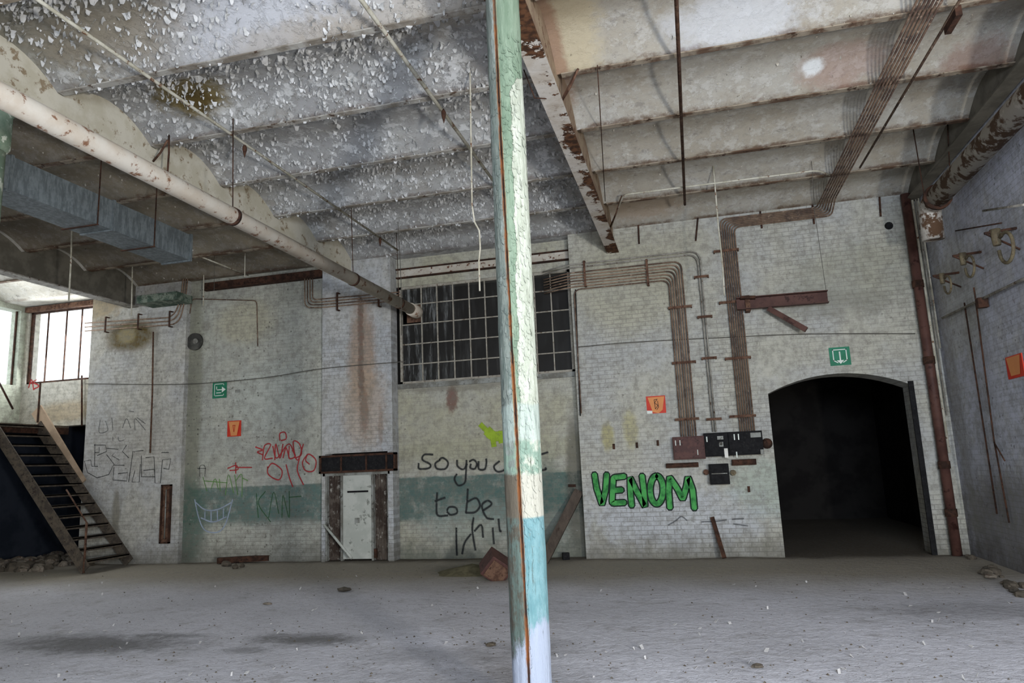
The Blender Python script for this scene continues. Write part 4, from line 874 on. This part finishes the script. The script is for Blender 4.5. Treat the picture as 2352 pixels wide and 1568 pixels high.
graf([k([(260, 1050), (300, 1035), (310, 1055), (270, 1060)]), k([(300, 1045), (380, 1045)]), k([(300, 1020), (300, 1075)])], R1, .035, 's_red', 'small red arrow between the green and red tags')
graf([k(L) for L in ([(140, 1090), (160, 1160)], [(180, 1150), (200, 1100), (215, 1150)], [(220, 1100), (225, 1160)], [(145, 1110), (260, 1120)], [(250, 1180), (265, 1080), (290, 1170)], [(295, 1080), (310, 1180)], [(300, 1110), (330, 1080), (330, 1190)], [(330, 1095), (360, 1110)])], R1, .028, 's_ltgreen', 'light green tag above the pale toothy grin')
graf([k(L) for L in ([(400, 1170), (410, 1290)], [(445, 1160), (410, 1220), (470, 1310)], [(460, 1290), (485, 1165), (510, 1270)], [(525, 1290), (530, 1180), (560, 1290), (560, 1160)], [(560, 1190), (620, 1185)])], R1, .028, 's_green', 'dark green tag on the teal band right of the grin')
graf([k(L) for L in ([(100, 1200), (120, 1290), (150, 1350), (210, 1360), (250, 1320), (285, 1200)], [(105, 1215), (150, 1250), (210, 1250), (280, 1215)], [(130, 1290), (190, 1310), (255, 1285)], [(150, 1255), (150, 1295)], [(180, 1258), (180, 1305)], [(210, 1255), (212, 1305)], [(240, 1245), (240, 1290)])], R1, .04, 's_blue', 'pale blue toothy grin on the teal band beside the left pier')
graf([k(L) for L in ([(120, 1055), (130, 1035), (150, 1040), (150, 1090)], [(125, 1040), (125, 1090)], [(112, 1050), (155, 1050)])], R1, .02, 's_black', 'tiny black box drawing left of the light green tag')
k = cro(0, 600, 2.0625)
graf([k(L) for L in ([(450, 865), (448, 970)], [(445, 870), (500, 870), (505, 900), (460, 920)], [(505, 915), (540, 960), (515, 1010), (460, 1025), (415, 1000), (400, 945), (430, 940), (435, 970), (465, 970)], [(470, 880), (470, 905), (450, 905)],
   [(505, 885), (560, 890), (530, 920), (565, 940), (540, 965), (590, 965)], [(540, 975), (535, 1035), (600, 1040), (605, 1000), (560, 1005)], [(610, 1045), (630, 900), (680, 895)], [(640, 990), (625, 1045), (660, 1045), (665, 960)], [(600, 870), (580, 900), (610, 930)],
   [(670, 920), (670, 1020), (735, 1020), (730, 985), (680, 990)], [(690, 930), (730, 925), (735, 1050), (760, 1050), (770, 940), (810, 935), (800, 985), (775, 980)], [(765, 905), (800, 905)])], 0, .026, 's_black', 'black outlined block lettering on the left pier', rnd=False)
graf([k(L) for L in ([(475, 750), (470, 810), (510, 800), (500, 755)], [(530, 740), (535, 800)], [(580, 790), (600, 745), (620, 790)], [(640, 800), (640, 745), (690, 800)], [(535, 830), (535, 850)], [(560, 830), (565, 850), (590, 845)], [(610, 708), (635, 712)], [(650, 740), (690, 770)])], 0, .028, 's_faint', 'faint grey lettering high on the left pier')
graf([k(L) for L in ([(135, 600), (150, 560), (160, 610)], [(160, 575), (185, 590), (160, 605)], [(140, 580), (175, 560)])], .6, .045, 's_red', 'small red scribble below the bright left window')
k = cro(1320, 840, 3.267)
graf([k([(700, 1195), (760, 1160), (800, 1130), (845, 1160)]), k([(950, 1170), (1060, 1165), (1140, 1155)]), k([(1180, 1150), (1270, 1145)]), k([(1190, 1185), (1300, 1200)])], 0, .035, 's_faint', 'faint grey strokes on the bricks right of the VENOM lettering')

# ------------------------------------------------------------------ stairs
t = empty('staircase', (-11.7, -.75, 0), 'rusty steel staircase climbing to the left landing', 'stairs')
nA, nB = Vector((-11.62, -1.3, .05)), Vector((-14.25, -1.3, 3.05))
sl = (nB-nA)
M['stairmetal'] = plain('brown_grey_stair_steel', '453e37', '5c5347', 7, .85, .5, third='2d2520')
for yy in (-1.3, -.2):
    a = Vector((nA.x, yy, nA.z)); b = Vector((nB.x, yy, nB.z)); MB().bar(a, b, .02, .24).build('stringer', 'stairmetal', t)
NT = 14
for i in range(NT):
    p = nA+sl*((i+.6)/NT)
    MB().box((p.x-.13, -1.29, p.z+.02), (p.x+.12, -.21, p.z+.045)).box((p.x+.10, -1.29, p.z-.01), (p.x+.12, -.21, p.z+.045)).build('tread', 'stairmetal', t)
MB().bar(Y(186, 1112, -.17), Y(84, 940, -.17), .04, .30).build('side_board', 'tan', t)
for a, b in (((-14.2, -1.3, 3.05), (-14.2, -1.3, 4.0)), ((-14.25, -.2, 3.1), (-14.25, -.2, 4.0))): MB().bar(a, b, .03, .03).build('railing_post', 'rustdark', t)
MB().tube([(-14.2, -1.3, 4.0), (-15.6, -1.3, 4.0)], .02).tube([(-13.7, -1.3, 3.3), (-14.2, -1.3, 4.0)], .02).build('railing', 'rustdark', t)
MB().tube([(-11.66, -1.3, 0), (-11.66, -1.3, .95)], .022).tube([(-11.66, -1.3, .95), (-12.2, -1.3, 1.6)], .015).build('newel_post', 'rust', t)
l_ = empty('landing', (-15, -.6, 3.0), 'dark steel landing at the head of the staircase', 'platform')
MB().box((XL+.01, -1.9, 3.0), (-14.2, .59, 3.05)).build('deck', 'stairmetal', l_); MB().box((XL+.01, -1.9, 2.85), (-14.2, -1.86, 3.0)).box((-14.24, -1.9, 2.85), (-14.2, .59, 3.0)).build('edge_beam', 'rustdark', l_)
MB().box((-14.3, -1.88, 0), (-14.22, -1.80, 2.85)).build('support_post', 'rustdark', l_)

# ------------------------------------------------------------------ things on the floor
tag(MB().bar(Z(500, 1287, .06), Z(642, 1279, .06)+Vector((0, 0, .0)), .12, .11).build('beam_offcut', 'rustdark'), 'dark timber length lying along the foot of the left recess', 'timber')
def lump(name, c, r, seed, mat, label=None, cat=None, group=None, sq=.7):
    rr = random.Random(seed); m_ = MB(); nu, nv = 9, 6; vs = []
    c = Vector(c); fx, fy = rr.uniform(.7, 1.3), rr.uniform(.7, 1.3)
    for j in range(nv+1):
        th = math.pi*j/nv
        for i in range(nu):
            ph = 2*math.pi*i/nu; k_ = 1+.35*mnoise.noise((math.cos(ph)*math.sin(th)*1.5+seed, math.sin(ph)*math.sin(th)*1.5, math.cos(th)*1.5))
            vs.append(c+Vector((r*fx*k_*math.sin(th)*math.cos(ph), r*fy*k_*math.sin(th)*math.sin(ph), r*sq*k_*math.cos(th))))
    m_.add(vs, [(j*nu+i, j*nu+(i+1) % nu, (j+1)*nu+(i+1) % nu, (j+1)*nu+i) for j in range(nv) for i in range(nu)])
    return tag(m_.build(name, mat), label, cat, group)
def flr(x, y): return -.012+.016*mnoise.noise((x*.9, y*.9, 0))+.008*mnoise.noise((x*3, y*3, 4))
def onf(px, py):
    p = Z(px, py, 0); p.z = flr(p.x, p.y); return p
# rust coloured box with low olive mound behind the column
p = onf(1140, 1328); t = empty('overturned_box', p, 'rust coloured metal box tipped on its corner behind the column', 'box')
rot = Matrix.Rotation(math.radians(40), 3, 'Y') @ Matrix.Rotation(math.radians(25), 3, 'Z')
MB().box((p.x-.19, p.y-.2, p.z+.02), (p.x+.19, p.y+.2, p.z+.36), rot).build('box_body', 'redbox', t, .01)
MB().box((p.x-.15, p.y-.215, p.z+.05), (p.x+.15, p.y-.2, p.z+.32), rot, (p.x, p.y, p.z+.19)).build('box_lid', 'rust', t)
M['olive'] = plain('olive_brown_mound', '55503c', '67614a', 9, .95, .5)
p = onf(1085, 1312); hb = MB(); n_ = 16; vs = [p+Vector((0, 0, .14))]
for rr_ in (.4, .75, 1.):
    for i in range(n_):
        a = 2*math.pi*i/n_; k_ = 1+.25*mnoise.noise((math.cos(a)*2, math.sin(a)*2, rr_)); q_ = Vector((p.x+.62*rr_*k_*math.cos(a), p.y+.5*rr_*k_*math.sin(a), 0)); q_.z = flr(q_.x, q_.y)+.15*(1-rr_)**1.0-.004+.02*(rr_ < 1)*mnoise.noise((a, rr_*9, 1)); vs.append(q_)
hb.add(vs, [(0, 1+i, 1+(i+1) % n_) for i in range(n_)]+[(1+k_*n_+i, 1+(k_+1)*n_+i, 1+(k_+1)*n_+(i+1) % n_, 1+k_*n_+(i+1) % n_) for k_ in range(2) for i in range(n_)], None, True)
tag(hb.build('olive_mound', 'olive'), 'low olive brown mound beside the rust coloured box', 'dirt', None, 'stuff')
tag(MB().bar(Y(1330, 1128, .2), Y(1243, 1300, -.5), .17, .10, (0, 1, 0)).build('leaning_plank', 'wood'), 'brown plank leaning in the recess right of the column', 'plank')
tag(MB().bar(Y(1306, 1115, .27), Y(1322, 1115, .27), .05, .05).build('wall_hook', 'rustdark'), 'small dark iron hook above the leaning plank', 'hook')
tag(MB().bar(Y(1636, 1188, -.04), Z(1664, 1281, .03), .07, .05, (0, 1, 0)).build('leaning_bar', 'rustdark'), 'dark bar leaning on the wall below the fuse box', 'bar')
p = onf(1300, 1283); tag(MB().box((p.x-.06, p.y-.05, p.z), (p.x+.06, p.y+.05, p.z+.12), Matrix.Rotation(.4, 3, 'Z')).build('small_block', 'black'), 'small black block at the foot of the recess right of the column', 'block')
for i, (px, py) in enumerate(((520, 1298), (540, 1304), (556, 1300))): 
    q_ = onf(px, py); lump('brick_fragment', (q_.x, q_.y, q_.z+.03), .10-.015*i, 30+i, 'stonedark', 'dark broken lump in the little pile before the left recess', 'rubble', 'lumps before the left recess')
for i, (px, py, sz, lb) in enumerate(((1150+590, 1530, .05, 'dark stone lying alone on the bright floor right of the column'), (2275, 1325, .09, 'pale rag of debris at the foot of the right wall'), (615, 1385, .05, 'small reddish fragment alone in the middle left of the floor'), (1128, 1478, .05, 'small dark stone left of the column on the floor'), (790, 1355, .09, 'flat dark scrap on the floor in front of the door'))):
    q_ = onf(px, py); lump('floor_fragment', (q_.x, q_.y, q_.z+sz*.3), sz, 50+i, 'stone' if i in (1, 2) else 'stonedark', lb, 'rubble', sq=.35)
rr = random.Random(5)
for i in range(190):       # rubble under the stairs
    px = rr.uniform(-10, 205); py = rr.uniform(1262, 1300) if px > 120 else rr.uniform(1250, 1312)
    q_ = onf(px, py); s_2 = rr.uniform(.04, .15)*(1.0 if i > 12 else 1.4)
    if q_.y > .2 and q_.x > -13.3: continue
    if q_.x < XL+.2 or q_.y > 2.9: continue
    lump('rubble_stone', (q_.x, q_.y, q_.z+s_2*.3), s_2, 100+i, 'stone' if i % 3 else 'stonedark', 'broken stone in the rubble heap at the foot of the staircase', 'rubble', 'rubble below the staircase')
for i in range(26):
    px = rr.uniform(2195, 2352); py = 1262+(px-2190)*.62+rr.uniform(-14, 10); q_ = onf(px, py); s_2 = rr.uniform(.03, .09); q_.x = min(q_.x, 4.0-s_2)
    lump('rubble_stone', (q_.x, q_.y, q_.z+s_2*.3), s_2, 300+i, 'stonedark', 'dark broken stone along the foot of the right wall', 'rubble', 'rubble along the right wall')
for i in range(95):       # plaster chips one can pick out
    px = rr.uniform(20, 2330); py = 1310+250*rr.random()**.8
    if 1165 < px < 1275: continue
    q_ = onf(px, py); s_2 = rr.uniform(.006, .018); a = rr.uniform(0, 6.28); h_ = rr.uniform(.005, .04)
    d = Vector((math.cos(a), math.sin(a), 0)); e = Vector((-d.y, d.x, 0))
    vs = [q_-d*s_2-e*s_2, q_+d*s_2-e*s_2*.6, q_+d*s_2*1.1+e*s_2+Vector((0, 0, h_)), q_-d*s_2*.8+e*s_2*.9+Vector((0, 0, h_*.8))]
    tag(MB().prism(vs, Vector((0, 0, .004))).build('plaster_chip', 'dustchip'), 'small pale plaster chip on the dusty floor', 'plaster chip', 'pale chips scattered on the floor')
gb = MB()
for i in range(2600):       # fine grit nobody could count
    px = rr.uniform(-20, 2370); py = 1300+300*rr.random(); q_ = onf(px, py)
    if mnoise.noise((q_.x*1.1, q_.y*1.3, 3)) < rr.uniform(-.45, .35): continue
    s_2 = .003+.010*rr.random()**3; a = rr.uniform(0, 6.28); d = Vector((math.cos(a), math.sin(a), 0))*s_2; e = Vector((-d.y, d.x, 0))
    gb.add([q_-d-e*.6, q_+d-e, q_+d+e*.7, q_-d*.6+e, q_+Vector((0, 0, s_2*1.2))], [(0, 1, 4), (1, 2, 4), (2, 3, 4), (3, 0, 4)])
tag(gb.build('floor_grit', 'stonedark'), 'fine dark grit strewn over the concrete floor', 'grit', None, 'stuff')
# green flaking box on the beam end, top left pipe
a, b = Y(325, 700, -.35), Y(417, 672, -.35); tag(MB().box((a.x, -.5, a.z), (b.x, -.001, b.z)).build('flaking_box', 'oldgreen'), 'dark green flaking box under the ceiling above the left pier', 'box')
run('tie_wire', [Z(1203, 160, 5.7), Z(1228, 225, 5.5), Z(1290, 228, 5.7), Z(1325, 160, 6.04)], .007, 'rustdark', 'dark bent wire looping under the beam right of the column head', 'wire')

tag(MB().box((3.54, -.035, 0), (3.62, -.001, 2.80)).build('door_track', 'black'), 'black upright steel edge on the right side of the arch', 'door track')
# second column of the row, just entering at the left edge
k2 = empty('steel_column', (BX[1], CY+.24, 0), 'green flaking steel column cut by the left edge, beside the air duct', 'column')
M['col2'] = plain('flaking_green_column_paint', '6b7d69', '87937f', 4, .85, .6, third='c3c8b8')
MB().tube([(BX[1], CY+.24, 0), (BX[1], CY+.24, 5.55)], .134, 40).build('shaft', 'col2', k2)
MB().tube([(BX[1], CY+.24, 5.05), (BX[1], CY+.24, 5.10), (BX[1], CY+.24, 5.45), (BX[1], CY+.24, 5.50), (BX[1], CY+.24, 5.70)], [.14, .17, .17, .2, .2], 24).build('capital', 'col2', k2)
